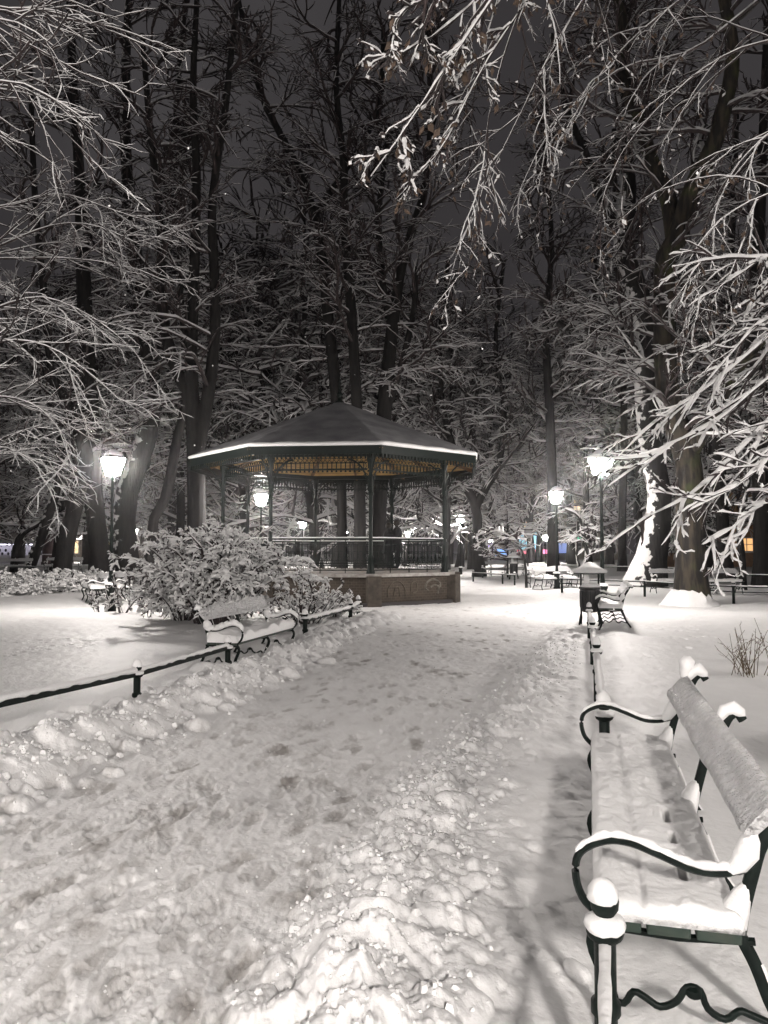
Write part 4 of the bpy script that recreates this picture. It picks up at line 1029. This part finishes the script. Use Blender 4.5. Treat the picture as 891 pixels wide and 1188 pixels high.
# right, high: thin hanging branches with withered leaves
near_tree('tree beyond the top right whose thin branches hang down over the view', [(6.2, 4.0, 0, .3), (6.0, 4.6, 4, .26), (5.6, 5.6, 8, .2), (5.4, 6.5, 11, .12)],
          [[(760, -120, 7.5, .04), (690, -20, 7.6, .03), (640, 60, 7.7, .02), (600, 140, 7.8, .012), (560, 220, 7.9, .006)],
           [(900, -60, 8.5, .04), (820, -20, 8.6, .03), (740, 40, 8.7, .02), (680, 110, 8.8, .012), (640, 200, 8.9, .006)],
           [(930, 40, 8.0, .03), (850, 60, 8.2, .022), (780, 110, 8.4, .016), (720, 180, 8.6, .010), (690, 260, 8.8, .005)],
           [(960, 120, 7.4, .03), (900, 150, 7.5, .02), (850, 200, 7.6, .014), (820, 280, 7.7, .008), (800, 350, 7.8, .004)],
           [(700, -140, 6.5, .03), (640, -60, 6.6, .022), (600, 20, 6.7, .016), (570, 120, 6.8, .010), (556, 230, 6.9, .006), (540, 330, 7.0, .003)],
           [(620, -140, 9.0, .03), (590, -40, 9.0, .02), (560, 60, 9.0, .014), (545, 160, 9.0, .008), (548, 300, 9.0, .004)],
           [(880, 0, 10, .04), (800, 60, 10, .03), (720, 80, 10, .02), (640, 150, 10, .012), (590, 250, 10, .006)],
           [(940, 220, 6.6, .02), (880, 230, 6.8, .014), (860, 290, 6.9, .01), (830, 350, 7.0, .005)]],
          32, n2=8, L2=1.4, n3=5, L3=.45, snow=.007, rmin=.0025, droop=.30, leaves=1500, lump=.8)
# top centre: close, brightly lit spray
near_tree('tree above the viewer whose bright snowy sprays hang at the top centre', [(4.6, .6, 0, .28), (4.2, 1.2, 3.5, .24), (3.4, 2.2, 6, .16), (2.6, 3.4, 7.6, .10)],
          [[(660, -120, 5.2, .03), (600, -40, 5.2, .02), (550, 30, 5.2, .014), (510, 90, 5.1, .009), (470, 150, 5.1, .006), (430, 205, 5.0, .004)],
           [(640, -100, 5.6, .02), (580, -30, 5.6, .014), (520, 30, 5.5, .009), (470, 60, 5.5, .005), (440, 80, 5.4, .003)],
           [(600, -120, 5.0, .02), (540, -50, 5.0, .013), (490, 0, 5.0, .008), (455, 20, 5.0, .004)],
           [(690, -90, 6.0, .02), (620, -10, 6.0, .014), (560, 80, 6.0, .009), (520, 160, 6.0, .006), (490, 200, 6.0, .003)]],
          33, n2=9, L2=.6, n3=5, L3=.22, snow=.018, rmin=.0035, droop=.15, leaves=900, lump=.8)
# left
near_tree('tree off the left edge whose feathery snowy branches reach over the lawn', [(-8.2, 9.5, 0, .3), (-8.0, 9.8, 4, .26), (-7.8, 10, 8, .2), (-7.6, 10.2, 11, .12)],
          [[(-90, 330, 12, .05), (-10, 290, 12, .035), (60, 262, 12, .022), (110, 262, 12, .014), (165, 285, 12, .008)],
           [(-90, 400, 11.5, .05), (-10, 360, 11.5, .035), (50, 345, 11.5, .022), (110, 370, 11.5, .012), (160, 410, 11.5, .006)],
           [(-90, 300, 13, .05), (0, 300, 13, .035), (80, 300, 13, .022), (150, 310, 13, .012), (200, 330, 13, .006)],
           [(-90, 240, 12.5, .04), (0, 240, 12.5, .03), (70, 225, 12.5, .02), (150, 250, 12.5, .01), (190, 250, 12.5, .006)],
           [(-90, 460, 11, .04), (-10, 400, 11, .03), (50, 400, 11, .02), (100, 430, 11, .012), (140, 465, 11, .006)],
           [(-90, 480, 12, .04), (-10, 460, 12, .03), (40, 470, 12, .02), (70, 500, 12, .012), (85, 530, 12, .006)],
           [(-90, 560, 12, .03), (-10, 520, 12, .02), (30, 530, 12, .014), (60, 560, 12, .008)],
           [(-120, 20, 6.5, .03), (-40, 10, 6.5, .02), (10, 10, 6.5, .012), (50, 30, 6.5, .005)],
           [(-120, 130, 7, .03), (-40, 105, 7, .02), (10, 100, 7, .012), (55, 115, 7, .005)]],
          34, n2=12, L2=1.9, n3=6, L3=.55, snow=.009, rmin=.0026, droop=.05, leaves=0, lump=.7)

# ---- deep wood: a few tree meshes repeated behind
def wood_proto(seed, H=17, lean=0):
    rg = np.random.default_rng(seed)
    x1, x2, x3 = rg.normal(0, .5, 3)
    limbs = [[(0, 0, 0, .26), (x1 * .3, 0, 3, .22), (x1, .2, 7, .17), (x1 + x2, 0, 11, .12), (x2 + x1, 0, H, .04)],
             [(x1 * .6, 0, 4.5, .12), (x1 + 1.2, .5, 7.5, .10), (x1 + 1.8, .6, 11, .07), (x1 + 2.2 + x3, .5, H - 1, .03)],
             [(x1 * .9, 0, 6, .10), (x1 - 1.3, -.4, 9, .08), (x1 - 2.0, -.5, 13, .05)]]
    r, _ = make_tree('tree', limbs, label='x', seed=seed, world=True, n1=20, L1=4.6, n2=8, L2=2.0, n3=4, L3=.8, snow=.07, rmin=.018, t_low=.12, droop=.10, twig='twig_far', ang=(50, 90), wig=.11)
    r.location = (0, 0, 0)
    return r
protos = [wood_proto(s) for s in (201, 202, 203, 204)]
spots = []
rw = random.Random(4)
for ring_Y, n in ((50, 11), (60, 13), (72, 15), (86, 16)):
    for i in range(n):
        px = -70 + 1030 * (i + rw.uniform(.15, .85)) / n; Y = ring_Y + rw.uniform(-4, 4)
        if 560 < px < 625 and Y < 66: Y += 25
        spots.append((px, Y))
for k, (px, Y) in enumerate(spots):
    pr = protos[k % 4]; o = pr if k < 4 else copy_tree(pr)
    p = P(px, 655, Y); s = rw.uniform(1.0, 1.4) if Y < 66 else rw.uniform(1.0, 1.45)
    o.location = (p[0], p[1], HZ_at(p[0], p[1]) - .1); o.rotation_euler.z = rw.uniform(0, 6.28); o.scale = (s, s, s)
    side = 'left of the bandstand' if px < 240 else ('behind the bandstand' if px < 545 else ('between the bandstand and the right lamps' if px < 720 else 'beyond the right hand benches'))
    dep = 'nearer' if Y < 66 else 'distant'
    tag(o, f'{dep} bare snowy tree in the dark wood {side}', 'tree', f'{dep} bare trees in the dark wood {side}')

# ------------------------------------------------------------------ shrubs
def shrub(name, label, c, rx, ry, h, n=60, n2=9, L2=.5, n3=5, L3=.2, snow=.03, rmin=.007, seed=0, pads=0, pad=.08, droop=.45, group=None, cat='shrub', ang=(5, 65), up=.25, leaves=False):
    rg = np.random.default_rng(seed)
    z0 = HZ_at(c[0], c[1]) - .05; root = empty(name, (c[0], c[1], z0), label=label, cat=cat, group=group)
    a = rg.uniform(0, 6.28, n); rr = np.sqrt(rg.random(n)) * .45
    K = 12; Pts = np.zeros((n, K, 3)); Pts[:, 0, 0] = np.cos(a) * rr * rx; Pts[:, 0, 1] = np.sin(a) * rr * ry
    tilt = np.radians(rg.uniform(ang[0], ang[1], n)); dcur = np.stack([np.cos(a) * np.sin(tilt), np.sin(a) * np.sin(tilt), np.cos(tilt)], 1)
    L = h * rg.uniform(.8, 1.35, n) * (1 + .35 * np.sin(tilt) * (rx / h - .3)); st_ = (L / (K - 1))[:, None]
    for k in range(1, K):
        dcur = unit(dcur + rg.normal(size=(n, 3)) * .10 + np.array([0, 0, -1]) * droop * (k / K) ** 1.5 * .6); Pts[:, k] = Pts[:, k - 1] + dcur * st_
    Pts[..., 2] = np.maximum(Pts[..., 2], .02)
    R = np.linspace(.018, .007, K)[None] * np.ones((n, 1)) * min(1.3, h / 1.2)
    B2, R2 = grow(Pts, R, n2, .2, 1, L2, (20, 70), 7, rr=.6, droop=droop * .5, wig=.18, rmin=rmin, rg=rg, flat=.3)
    B3, R3 = grow(B2, R2, n3, .1, 1, L3, (20, 70), 5, rr=.7, droop=droop * .5, wig=.2, rmin=rmin * .8, rg=rg, flat=.3)
    V, Q, MI = join([ring_tubes(Pts, R, 6, snow, .15, rg), ring_tubes(B2, R2, 5, snow * .9, .15, rg), ring_tubes(B3, R3, 4, snow * .8, .1, rg)])
    V[:, 2] = np.maximum(V[:, 2], .0)
    mesh_np('stems', V, Q, [M['twig'], M['snow']], MI, parent=root)
    if pads:
        # cushions of snow lying on bent sprays, ragged and drooping
        src = np.concatenate([B2[:, 3:].reshape(-1, 3), Pts[:, 6:].reshape(-1, 3)]); ctr = np.array([0, 0, h * .35]); dd = np.linalg.norm((src - ctr) / np.array([rx, ry, h]), axis=1)
        src = src[dd > np.quantile(dd, .35)]; src = src[rg.permutation(len(src))[:pads]]; n = len(src)
        m = 10; VV = []; TT = []
        aa = rg.uniform(0, 6.28, n); sz = pad * rg.uniform(.45, 1.5, n); el = rg.uniform(1.2, 3.0, n)
        outw = unit(src * np.array([1, 1, 0]) + 1e-3)
        for k in range(m):
            w = 2 * np.pi * k / m; rad = sz * rg.uniform(.55, 1.2, n)
            u = rad * np.cos(w) * el; v_ = rad * np.sin(w)
            VV.append(np.stack([src[:, 0] + u * np.cos(aa) - v_ * np.sin(aa), src[:, 1] + u * np.sin(aa) + v_ * np.cos(aa), src[:, 2] - rg.uniform(.0, .7, n) * rad - .25 * np.abs(u)], 1))
        for k in range(m):
            w = 2 * np.pi * k / m; rad = sz * .62
            u = rad * np.cos(w) * el; v_ = rad * np.sin(w)
            VV.append(np.stack([src[:, 0] + u * np.cos(aa) - v_ * np.sin(aa), src[:, 1] + u * np.sin(aa) + v_ * np.cos(aa), src[:, 2] + sz * rg.uniform(.2, .42, n) - .15 * np.abs(u)], 1))
        VV.append(src + np.stack([0 * sz, 0 * sz, sz * .5], 1)); VV.append(src - np.stack([0 * sz, 0 * sz, sz * .2], 1))
        VV = np.stack(VV, 1); VV[..., 2] = np.maximum(VV[..., 2], .01); b = np.arange(n)[:, None] * (2 * m + 2)
        Qs = np.concatenate([b + np.array([k, (k + 1) % m, m + (k + 1) % m, m + k]) for k in range(m)])
        Ts = np.concatenate([b + np.array([m + k, m + (k + 1) % m, 2 * m]) for k in range(m)] + [b + np.array([(k + 1) % m, k, 2 * m + 1]) for k in range(m)])
        tag(mesh_np('snow_cushions', VV.reshape(-1, 3), Qs, M['snow'], parent=root, tris=Ts, smooth=True), kind='stuff')
    return root
c = P(250, 700, 16.2)
shrub('bush', 'big bush bowed down under snow, between the left bench and the bandstand', (c[0], c[1]), .95, .9, 1.75, n=120, n2=12, L2=.45, n3=6, L3=.2, snow=.040, rmin=.004, seed=51, pads=420, pad=.06, droop=.55, ang=(2, 30))
c = P(212, 702, 17.0)
shrub('bush', 'lower leafy left flank bush, bent over beside the big one', (c[0], c[1]), .5, .5, 1.15, n=55, n2=10, L2=.35, n3=5, L3=.2, snow=.032, rmin=.004, seed=52, pads=90, pad=.05, droop=.5, ang=(3, 34))
c = P(352, 712, 16.0)
shrub('bush', 'small upright bush with spiky white stems right of the left bench', (c[0], c[1]), .75, .5, .80, n=34, n2=7, L2=.20, n3=3, L3=.08, snow=.035, rmin=.005, seed=53, pads=60, pad=.03, droop=.05, ang=(5, 48))
c = P(385, 706, 17.5)
shrub('bush', 'low spiky bush at the foot of the bandstand base', (c[0], c[1]), .5, .4, .55, n=26, n2=6, L2=.2, n3=3, L3=.08, snow=.03, rmin=.006, seed=54, pads=60, pad=.03, droop=.1, ang=(5, 45))
# hedge row at the left
for k, (px, Y, w, h) in enumerate(((-10, 27, 1.0, .62), (20, 28, 1.0, .72), (48, 28.5, 1.0, .66), (76, 29, .9, .60), (100, 31, .9, .6), (165, 30, .9, .55))):
    c = P(px, 680, Y)
    shrub('low_shrub', ['low snow smothered shrub at the left edge of the view', 'low snow smothered shrub second from the left edge', 'low snow smothered shrub midway to the left lamp', 'low snow smothered shrub just left of the lamp benches', 'low shrub behind the benches by the left lamp', 'low shrub between the left lamp and the big bush'][k],
          (c[0], c[1]), w, .7, h, n=50, n2=8, L2=.3, n3=4, L3=.12, snow=.04, rmin=.007, seed=60 + k, pads=420, pad=.06, droop=.4, group='low shrubs behind the left lawn')
for k, (px, Y, h) in enumerate(((118, 19.5, .55), (145, 19.0, .75), (158, 20.5, .6), (178, 19.5, .9))):
    c = P(px, 700, Y)
    shrub('twiggy_plant', ['thin twiggy plant left of the left lamp foot', 'thin twiggy plant just right of the left lamp', 'small bent twiggy plant second right of the left lamp', 'taller twiggy plant touching the big bush on the left'][k], (c[0], c[1]), .3, .3, h, n=7, n2=5, L2=.25, n3=3, L3=.1, snow=.025, rmin=.005, seed=80 + k, droop=.1, ang=(5, 45), group='twiggy plants near the left lamp', cat='plant')
# dry stalks at the right
for k, (px, py, h, n) in enumerate(((868, 783, .62, 26), (905, 770, .7, 22))):
    c = G(px, py, .1); rg = np.random.default_rng(90 + k)
    z0 = HZ_at(c[0], c[1]) - .03; root = empty('dry_plant', (c[0], c[1], z0), label=['clump of dry brown stalks poking out of the snow at the right', 'dry stalks partly cut by the right edge'][k], cat='plant')
    st2 = MB(); sn2 = MB()
    for i in range(n):
        a = rg.uniform(0, 6.28); r = rg.uniform(0, .22); t_ = rg.normal(0, .18, 2); hh = h * rg.uniform(.4, 1.0)
        p0 = np.array([math.cos(a) * r, math.sin(a) * r, 0]); p1 = p0 + np.array([t_[0] * .4, t_[1] * .4, hh * .5]); p2 = p0 + np.array([t_[0], t_[1], hh])
        st2.tube([p0, p1, p2], [.005, .004, .0025], 5)
        for q2 in range(3):
            s_ = rg.uniform(.45, 1); b_ = p0 + (p2 - p0) * s_; e_ = b_ + np.array([rg.normal(0, .05), rg.normal(0, .05), rg.uniform(.02, .08)])
            st2.tube([b_, e_], [.003, .002], 4)
            if rg.random() < .4: sn2.lathe([(.006, 0), (.014, .006), (.008, .016)], tuple(e_), 6)
    st2.build('stalks', M['stalk'], root); sn2.build('snow', M['snow'], root, smooth=True)

# ------------------------------------------------------------------ the couple in the bandstand
def person(label, x, y, z, yaw, H=1.72, hood=False):
    me = bpy.data.meshes.new('person'); s = H / 1.75
    J = [(0, 0, .95, .15), (0, .02, 1.12, .155), (0, .03, 1.32, .17), (0, .03, 1.45, .11), (0, .03, 1.53, .062), (0, .045, 1.60, .085), (0, .05, 1.68, .098), (0, .05, 1.755, .06),
         (.10, 0, .88, .12), (.105, .02, .50, .085), (.11, -.01, .12, .062), (.115, .10, .05, .045), (-.10, 0, .88, .12), (-.105, .03, .50, .085), (-.11, .0, .12, .062), (-.115, .11, .05, .045),
         (.19, .02, 1.40, .085), (.25, .10, 1.16, .065), (.12, .32, 1.18, .05), (.03, .38, 1.19, .035), (-.19, .02, 1.40, .085), (-.26, .09, 1.16, .065), (-.13, .32, 1.22, .05), (-.04, .38, 1.24, .035)]
    E = [(0, 1), (1, 2), (2, 3), (3, 4), (4, 5), (5, 6), (6, 7), (0, 8), (8, 9), (9, 10), (10, 11), (0, 12), (12, 13), (13, 14), (14, 15), (2, 16), (16, 17), (17, 18), (18, 19), (2, 20), (20, 21), (21, 22), (22, 23)]
    me.from_pydata([(a * s, b * s, c_ * s) for a, b, c_, r in J], E, []); me.update()
    o = bpy.data.objects.new('person', me); COL.objects.link(o); me.materials.append(M['coat'])
    sk = o.modifiers.new('skin', 'SKIN'); sk.use_smooth_shade = True
    for v, j in zip(me.skin_vertices[0].data, J): v.radius = (j[3] * s, j[3] * s * .85)
    me.skin_vertices[0].data[0].use_root = True
    sb = o.modifiers.new('sub', 'SUBSURF'); sb.levels = 1; sb.render_levels = 2
    o.location = (x, y, z); o.rotation_euler.z = yaw; tag(o, label, 'person')
    c_ = MB(); c_.lathe([(.21 * s, .60 * s), (.20 * s, .75 * s), (.175 * s, .98 * s), (.17 * s, 1.15 * s), (.19 * s, 1.32 * s), (.13 * s, 1.47 * s), (.07 * s, 1.53 * s)], (0, .015, 0), 16)
    c_.build('coat', M['coat'], o, smooth=True)
    hd = MB(); hd.lathe([(.04, 0), (.10, .03), (.118, .09), (.115, .15), (.085, .20), (.03, .225)], (0, .03, 1.56 * s), 14)
    hd.build('woolly_hat' if not hood else 'hood', M['hair'], o, smooth=True)
    return o
q1 = P(450, 650, 28.3); q2 = P(460, 650, 28.2)
person('person in a dark long coat, left one of the embracing couple in the bandstand', q1[0], q1[1], .95, R_(-80), 1.68, True)
person('person in dark clothes, right one of the embracing couple in the bandstand', q2[0] + .04, q2[1], .95, R_(100), 1.78)

# ------------------------------------------------------------------ far buildings and stalls
def building(label, x0, x1, Y, H, depth, wallm, rows, cols, lit=(), litm=None, name='building', base=0, win=(1.0, 1.6), roof=True, cat='building'):
    cx = (x0 + x1) / 2; root = empty(name, (cx, Y, base), label=label, cat=cat)
    W_ = x1 - x0
    m = MB(); m.box((0, depth / 2, H / 2 - .2), (W_, depth, H + .4)); m.build('wall', wallm, root)
    if roof:
        m = MB(); m.add([(-W_ / 2 - .3, -.3, H + .2), (W_ / 2 + .3, -.3, H + .2), (W_ / 2 + .3, depth + .3, H + .2), (-W_ / 2 - .3, depth + .3, H + .2), (-W_ / 2, depth / 2, H + 3), (W_ / 2, depth / 2, H + 3)], [(3, 2, 1, 0), (0, 1, 5, 4), (2, 3, 4, 5), (1, 2, 5), (3, 0, 4)]); m.build('roof', M['snow_far'], root)
        m = MB(); m.box((0, -.12, H + .05), (W_ + .3, .25, .25)); m.build('cornice', wallm, root)
    for r in range(rows):
        for c_ in range(cols):
            wx = -W_ / 2 + W_ * (c_ + .5) / cols; wz = 1.0 + (H - 1.0) * (r + .1) / rows + win[1] / 2
            f = MB(); 
            for dx, dz, sx, sz in ((0, win[1] / 2 + .06, win[0] + .24, .12), (0, -win[1] / 2 - .06, win[0] + .3, .12), (-win[0] / 2 - .06, 0, .12, win[1]), (win[0] / 2 + .06, 0, .12, win[1]), (0, 0, .06, win[1]), (0, .2, win[0], .06)):
                f.box((wx + dx, -.05, wz + dz), (sx, .12, sz))
            fo = f.build('window', M['white_wall'], root)
            p = MB(); p.box((wx, -.02, wz), (win[0], .04, win[1]))
            p.build('pane', litm if (r, c_) in lit else M['glass'], fo)
    return root
def glowm(name, col, s): return mat(name, (.3, .3, .3), .5, emit=col, estr=s)
warm = glowm('warm_window', (1, .72, .38), 1.6); cool = glowm('cool_window', (.75, .9, 1), 1.2); greenish = glowm('greenish_window', (.70, 1, .80), .8)
X = lambda px, Y: (px - CX) / F * Y
building('pale house with lit ground floor behind the black trunks at the left', X(60, 100), X(150, 100), 100, 9, 8, M['plaster'], 2, 5, {(0, 1), (0, 2), (0, 3)}, warm)
building('long dim house beyond the market stalls at the far left', X(-160, 112), X(45, 112), 112, 10, 8, M['plaster'], 3, 8, {(0, 2), (0, 5)}, warm)
building('greenish lit house behind the mossy trunk and right hand benches', X(795, 74), X(850, 74), 74, 8, 8, mat('green_plaster', (.36, .42, .36), .8), 2, 3, {(0, 0), (0, 1), (1, 0), (1, 1)}, greenish, win=(1.1, 2.0))
building('orange lit house at the far right behind the tree trunks', X(855, 70), X(960, 70), 70, 7, 8, mat('orange_plaster', (.50, .30, .16), .8), 2, 5, {(0, 0), (0, 1), (0, 3)}, glowm('orange_window', (1, .55, .22), 1.1), win=(1.1, 1.5))
building('long dark street front with shops far behind the bandstand', X(540, 120), X(720, 120), 120, 11, 8, M['plaster'], 3, 9, {(1, 3), (2, 6)}, warm)
# low garden walls by the right houses
m = MB(); m.box((0, 0, .55), (X(891, 60) - X(770, 60), .3, 1.3)); o = m.build('garden_wall', mat('wall_orange', (.42, .26, .16), .85, col2=(.3, .2, .14), nscale=2), None); o.location = ((X(891, 60) + X(770, 60)) / 2, 60, .3)
tag(o, 'low orange garden wall behind the right hand trunks', 'wall')
m = MB(); m.box((0, 0, 0), (X(891, 60) - X(770, 60), .42, .16)); so = m.build('wall_snow', M['snow_far'], o); so.location = (0, 0, 1.28)
# market stalls at left: white counter fronts under snowy awnings
for k in range(5):
    px = -14 + k * 19; Y = 78; x = X(px, Y)
    root = empty('market_stall', (x, Y, .35), label=['leftmost white market stall at the left edge of the view', 'second white market stall from the left edge', 'third white market stall, behind the arching tree', 'fourth white market stall, behind the pale leaning tree', 'fifth white market stall, beside the dark advertising column'][k], cat='stall', group='market stalls across the lawn')
    m = MB(); m.box((0, 0, .45), (1.55, 1.2, .9)); m.box((0, .55, 1.4), (1.55, .08, 1.3)); m.build('body', M['white_wall'], root)
    m = MB(); m.box((0, -.15, 2.15), (1.66, 1.7, .10), rx=.12); m.build('awning', M['rooftile'], root)
    m = MB(); m.box((0, -.15, 2.27), (1.66, 1.7, .12), rx=.12); m.build('awning_snow', M['snow_far'], root)
    m = MB(); m.box((0, -.1, 1.98), (1.3, .1, .07)); m.build('strip_light', glowm('stall_light', (.86, .84, 1.0), 9), root)
    m = MB()
    for i in range(5): m.lathe([(.06, 0), (.11, .1), (.10, .22), (.04, .3)], (-.6 + .3 * i, -.3 + .1 * (i % 2), .9 + (.35 if i % 2 else 0)), 7)
    m.build('goods', M['black'], root, smooth=True)
# advertising column
cq = P(56, 655, 70); root = empty('advertising_column', (cq[0], cq[1], .4), label='dark round advertising column with a domed top left of the black trunks', cat='column')
m = MB(); m.lathe([(.62, -.1), (.62, .25), (.54, .3), (.54, 2.6), (.66, 2.7), (.66, 2.85)], (0, 0, 0), 16); m.build('drum', mat('poster_brown', (.06, .035, .04), .6, col2=(.11, .06, .06), nscale=2), root, smooth=True)
m = MB(); m.lathe([(.62, 2.86), (.5, 3.2), (.3, 3.45), (.12, 3.55), (.16, 3.7), (.03, 3.9)], (0, 0, 0), 16); m.build('dome', M['rooftile'], root, smooth=True)
m = MB(); m.lathe([(.67, 2.86), (.68, 2.92), (.62, 2.96)], (0, 0, 0), 16); m.lathe([(.55, .9), (.56, .92), (.56, .98), (.55, 1.0)], (0, 0, 0), 16); m.build('snow_band', M['snow_far'], root)
# coloured shop lights between the trees
for px, py, w, h, col, s, lab in ((566, 633, 1.5, 1.6, (.55, .42, 1), 1.5, 'violet lit shop window right of the bandstand'), (583, 641, 2.2, .9, (.2, .45, 1), 2.0, 'blue lit shop window below the violet one'), (584, 630, 1.0, .35, (1, .8, .1), 2.0, 'small yellow shop sign above the blue window'),
                                  (613, 628, 2.6, 2.4, (.35, .75, .95), 1.2, 'pale blue lit shop window behind the unlit lamp'), (613, 640, 3.2, .6, (1, .22, .3), 1.3, 'red lit strip below the pale blue shop window'), (638, 640, 2.0, .6, (1, .25, .5), 1.6, 'pink lit shop window left of the second lamp'), (655, 636, 1.8, 1.4, (.3, .45, 1), .6, 'blue lit shop window right of the second lamp')):
    Y = 108; p = P(px, py, Y); root = empty('shop_window', tuple(p), label=lab, cat='shop window')
    m = MB(); m.box((0, 0, 0), (w + .2, .12, h + .2)); m.build('frame', M['black'], root)
    m = MB(); m.box((0, -.08, 0), (w, .05, h)); m.build('lit_panel', glowm('shop_light', col, s), root)
p = P(670, 623, 70); root = empty('pharmacy_sign', tuple(p), label='green glowing sign on a post between the second lamp and right lamp', cat='sign')
m = MB(); m.box((0, 0, 0), (1.0, .14, .7)); m.build('sign_box', M['black'], root)
m = MB(); m.box((0, -.09, 0), (.9, .03, .22)); m.box((0, -.088, 0), (.26, .03, .6)); m.build('lit_cross', glowm('green_light', (.1, 1, .55), 2.2), root)
m = MB(); m.tube([(0, .06, -.3), (0, .06, -p[2] + .1)], .05, 6); m.build('post', M['iron'], root)

# hanging snowy bough beside the bandstand
def bough():
    Y = 30; b = P(600, 622, Y)
    rg = np.random.default_rng(77)
    base = np.array([b[0] + .9, Y + 3, HZ_at(b[0] + .9, Y + 3) - .1]); root = empty('small_tree', tuple(base), label='small bowed tree with a bright level bough right of the bandstand', cat='tree')
    tr = smoothline([(0, 0, 0), (-.1, -.4, .9), (-.4, -1.2, 1.7), (-1.1, -2.2, 2.1)], 5); t = MB(); t.tube(tr, np.linspace(.07, .03, len(tr)), 8); t.build('trunk', M['bark'], root, smooth=True)
    e = tr[-1] + base
    lines = []
    for dx, dz, L in ((-1.4, -.3, 1), (-1.5, .1, 1), (-1.2, .35, 1), (-.8, -.45, 1), (.6, .2, 1), (-.9, .2, 1)):
        w = smoothline([e + (0.3, 0, 0), e + (dx * .5, rg.normal(0, .2), dz * .5 + .25), e + (dx, rg.normal(0, .3), dz)], 6); lines.append(resample(np.hstack([w, np.linspace(.025, .012, len(w))[:, None]]), 12))
    B1 = np.stack([l[:, :3] for l in lines]); R1 = np.stack([l[:, 3] for l in lines])
    B2, R2 = grow(B1, R1, 10, .1, 1, .55, (25, 60), 6, rr=.7, droop=.12, wig=.12, rmin=.012, rg=rg, flat=.6)
    V, Q, MI = join([ring_tubes(B1, R1, 6, .07, .1, rg), ring_tubes(B2, R2, 5, .06, .1, rg)])
    mesh_np('crown', V - base, Q, [M['twig'], M['snow']], MI, parent=root)
bough()

# loose lumps of snow on the banks
def chunks():
    rg = np.random.default_rng(9); xs = []; ys = []; rs = []
    n = 2000; y = np.exp(rg.uniform(math.log(1.9), math.log(13), n)); x = ridge_x(y) + rg.normal(.0, .22, n); xs.append(x); ys.append(y); rs.append(np.clip(rg.lognormal(-5.0, .55, n), .003, .028))
    n = 2000; y = np.exp(rg.uniform(math.log(4.6), math.log(15), n)); x = left_x(y) + .5 + rg.normal(.0, .24, n); xs.append(x); ys.append(y); rs.append(np.clip(rg.lognormal(-4.6, .55, n), .005, .04))
    n = 1000; y = np.exp(rg.uniform(math.log(1.9), math.log(12), n)); u = rg.random(n); x = (left_x(y) + .8) * u + (ridge_x(y) - .2) * (1 - u); xs.append(x); ys.append(y); rs.append(np.clip(rg.lognormal(-5.6, .4, n), .002, .009))
    x = np.concatenate(xs); y = np.concatenate(ys); r = np.concatenate(rs); n = len(x); z = surf(x, y) + r * .35
    a = rg.uniform(0, 6.28, n); dirs = []
    for k in range(5):
        w = a + k * 1.2566; q = r * rg.uniform(.65, 1.25, n); dirs.append(np.stack([x + q * np.cos(w), y + q * np.sin(w), z - r * rg.uniform(.1, .5, n)], 1))
    for k in range(4):
        w = a + .5 + k * 1.5708; q = r * rg.uniform(.35, .75, n); dirs.append(np.stack([x + q * np.cos(w), y + q * np.sin(w), z + r * rg.uniform(.3, .75, n)], 1))
    dirs.append(np.stack([x, y, z - r], 1))
    V = np.stack(dirs, 1); b = np.arange(n)[:, None] * 10
    T = [[0, 1, 5], [1, 6, 5], [1, 2, 6], [2, 7, 6], [2, 3, 7], [3, 8, 7], [3, 4, 8], [4, 5, 8], [4, 0, 5], [5, 6, 7], [5, 7, 8], [1, 0, 9], [2, 1, 9], [3, 2, 9], [4, 3, 9], [0, 4, 9]]
    o = mesh_np('snow_crumbs', V.reshape(-1, 3), None, M['snow'], tris=np.concatenate([b + np.array(t) for t in T]))
    tag(o, 'small crumbs of snow scattered over the path and shovelled banks', 'snow', kind='stuff')
chunks()

def flakes():
    rg = random.Random(3); m = MB()
    for k in range(70):
        Y = rg.uniform(2.5, 14); p = P(rg.uniform(-50, 940), rg.uniform(0, 640), Y); r = rg.uniform(.003, .007)
        m.lathe([(r * .3, -r), (r, 0), (r * .3, r)], tuple(p), 6, jit=.4)
    tag(m.build('snowflakes', M['snow'], None), 'sparse snowflakes drifting through the night air', 'snow', kind='stuff')
flakes()
def haze():  # scattering volume added to put halos round the lamps
    m = bpy.data.materials.new('halo_haze'); m.use_nodes = True; t = m.node_tree
    for n in list(t.nodes):
        if n.type == 'BSDF_PRINCIPLED': t.nodes.remove(n)
    v = t.nodes.new('ShaderNodeVolumePrincipled'); v.inputs['Color'].default_value = (.9, .9, .92, 1); v.inputs['Density'].default_value = HAZE_D; v.inputs['Anisotropy'].default_value = .94
    o_ = [n for n in t.nodes if n.type == 'OUTPUT_MATERIAL'][0]; t.links.new(v.outputs[0], o_.inputs['Volume'])
    b = MB(); b.box((0, 45, 20), (420, 300, 44)); o = b.build('haze', m, None); tag(o, 'thin haze added around the whole park to give the lamps halos', 'haze', kind='stuff')
if HAZE_D: haze()
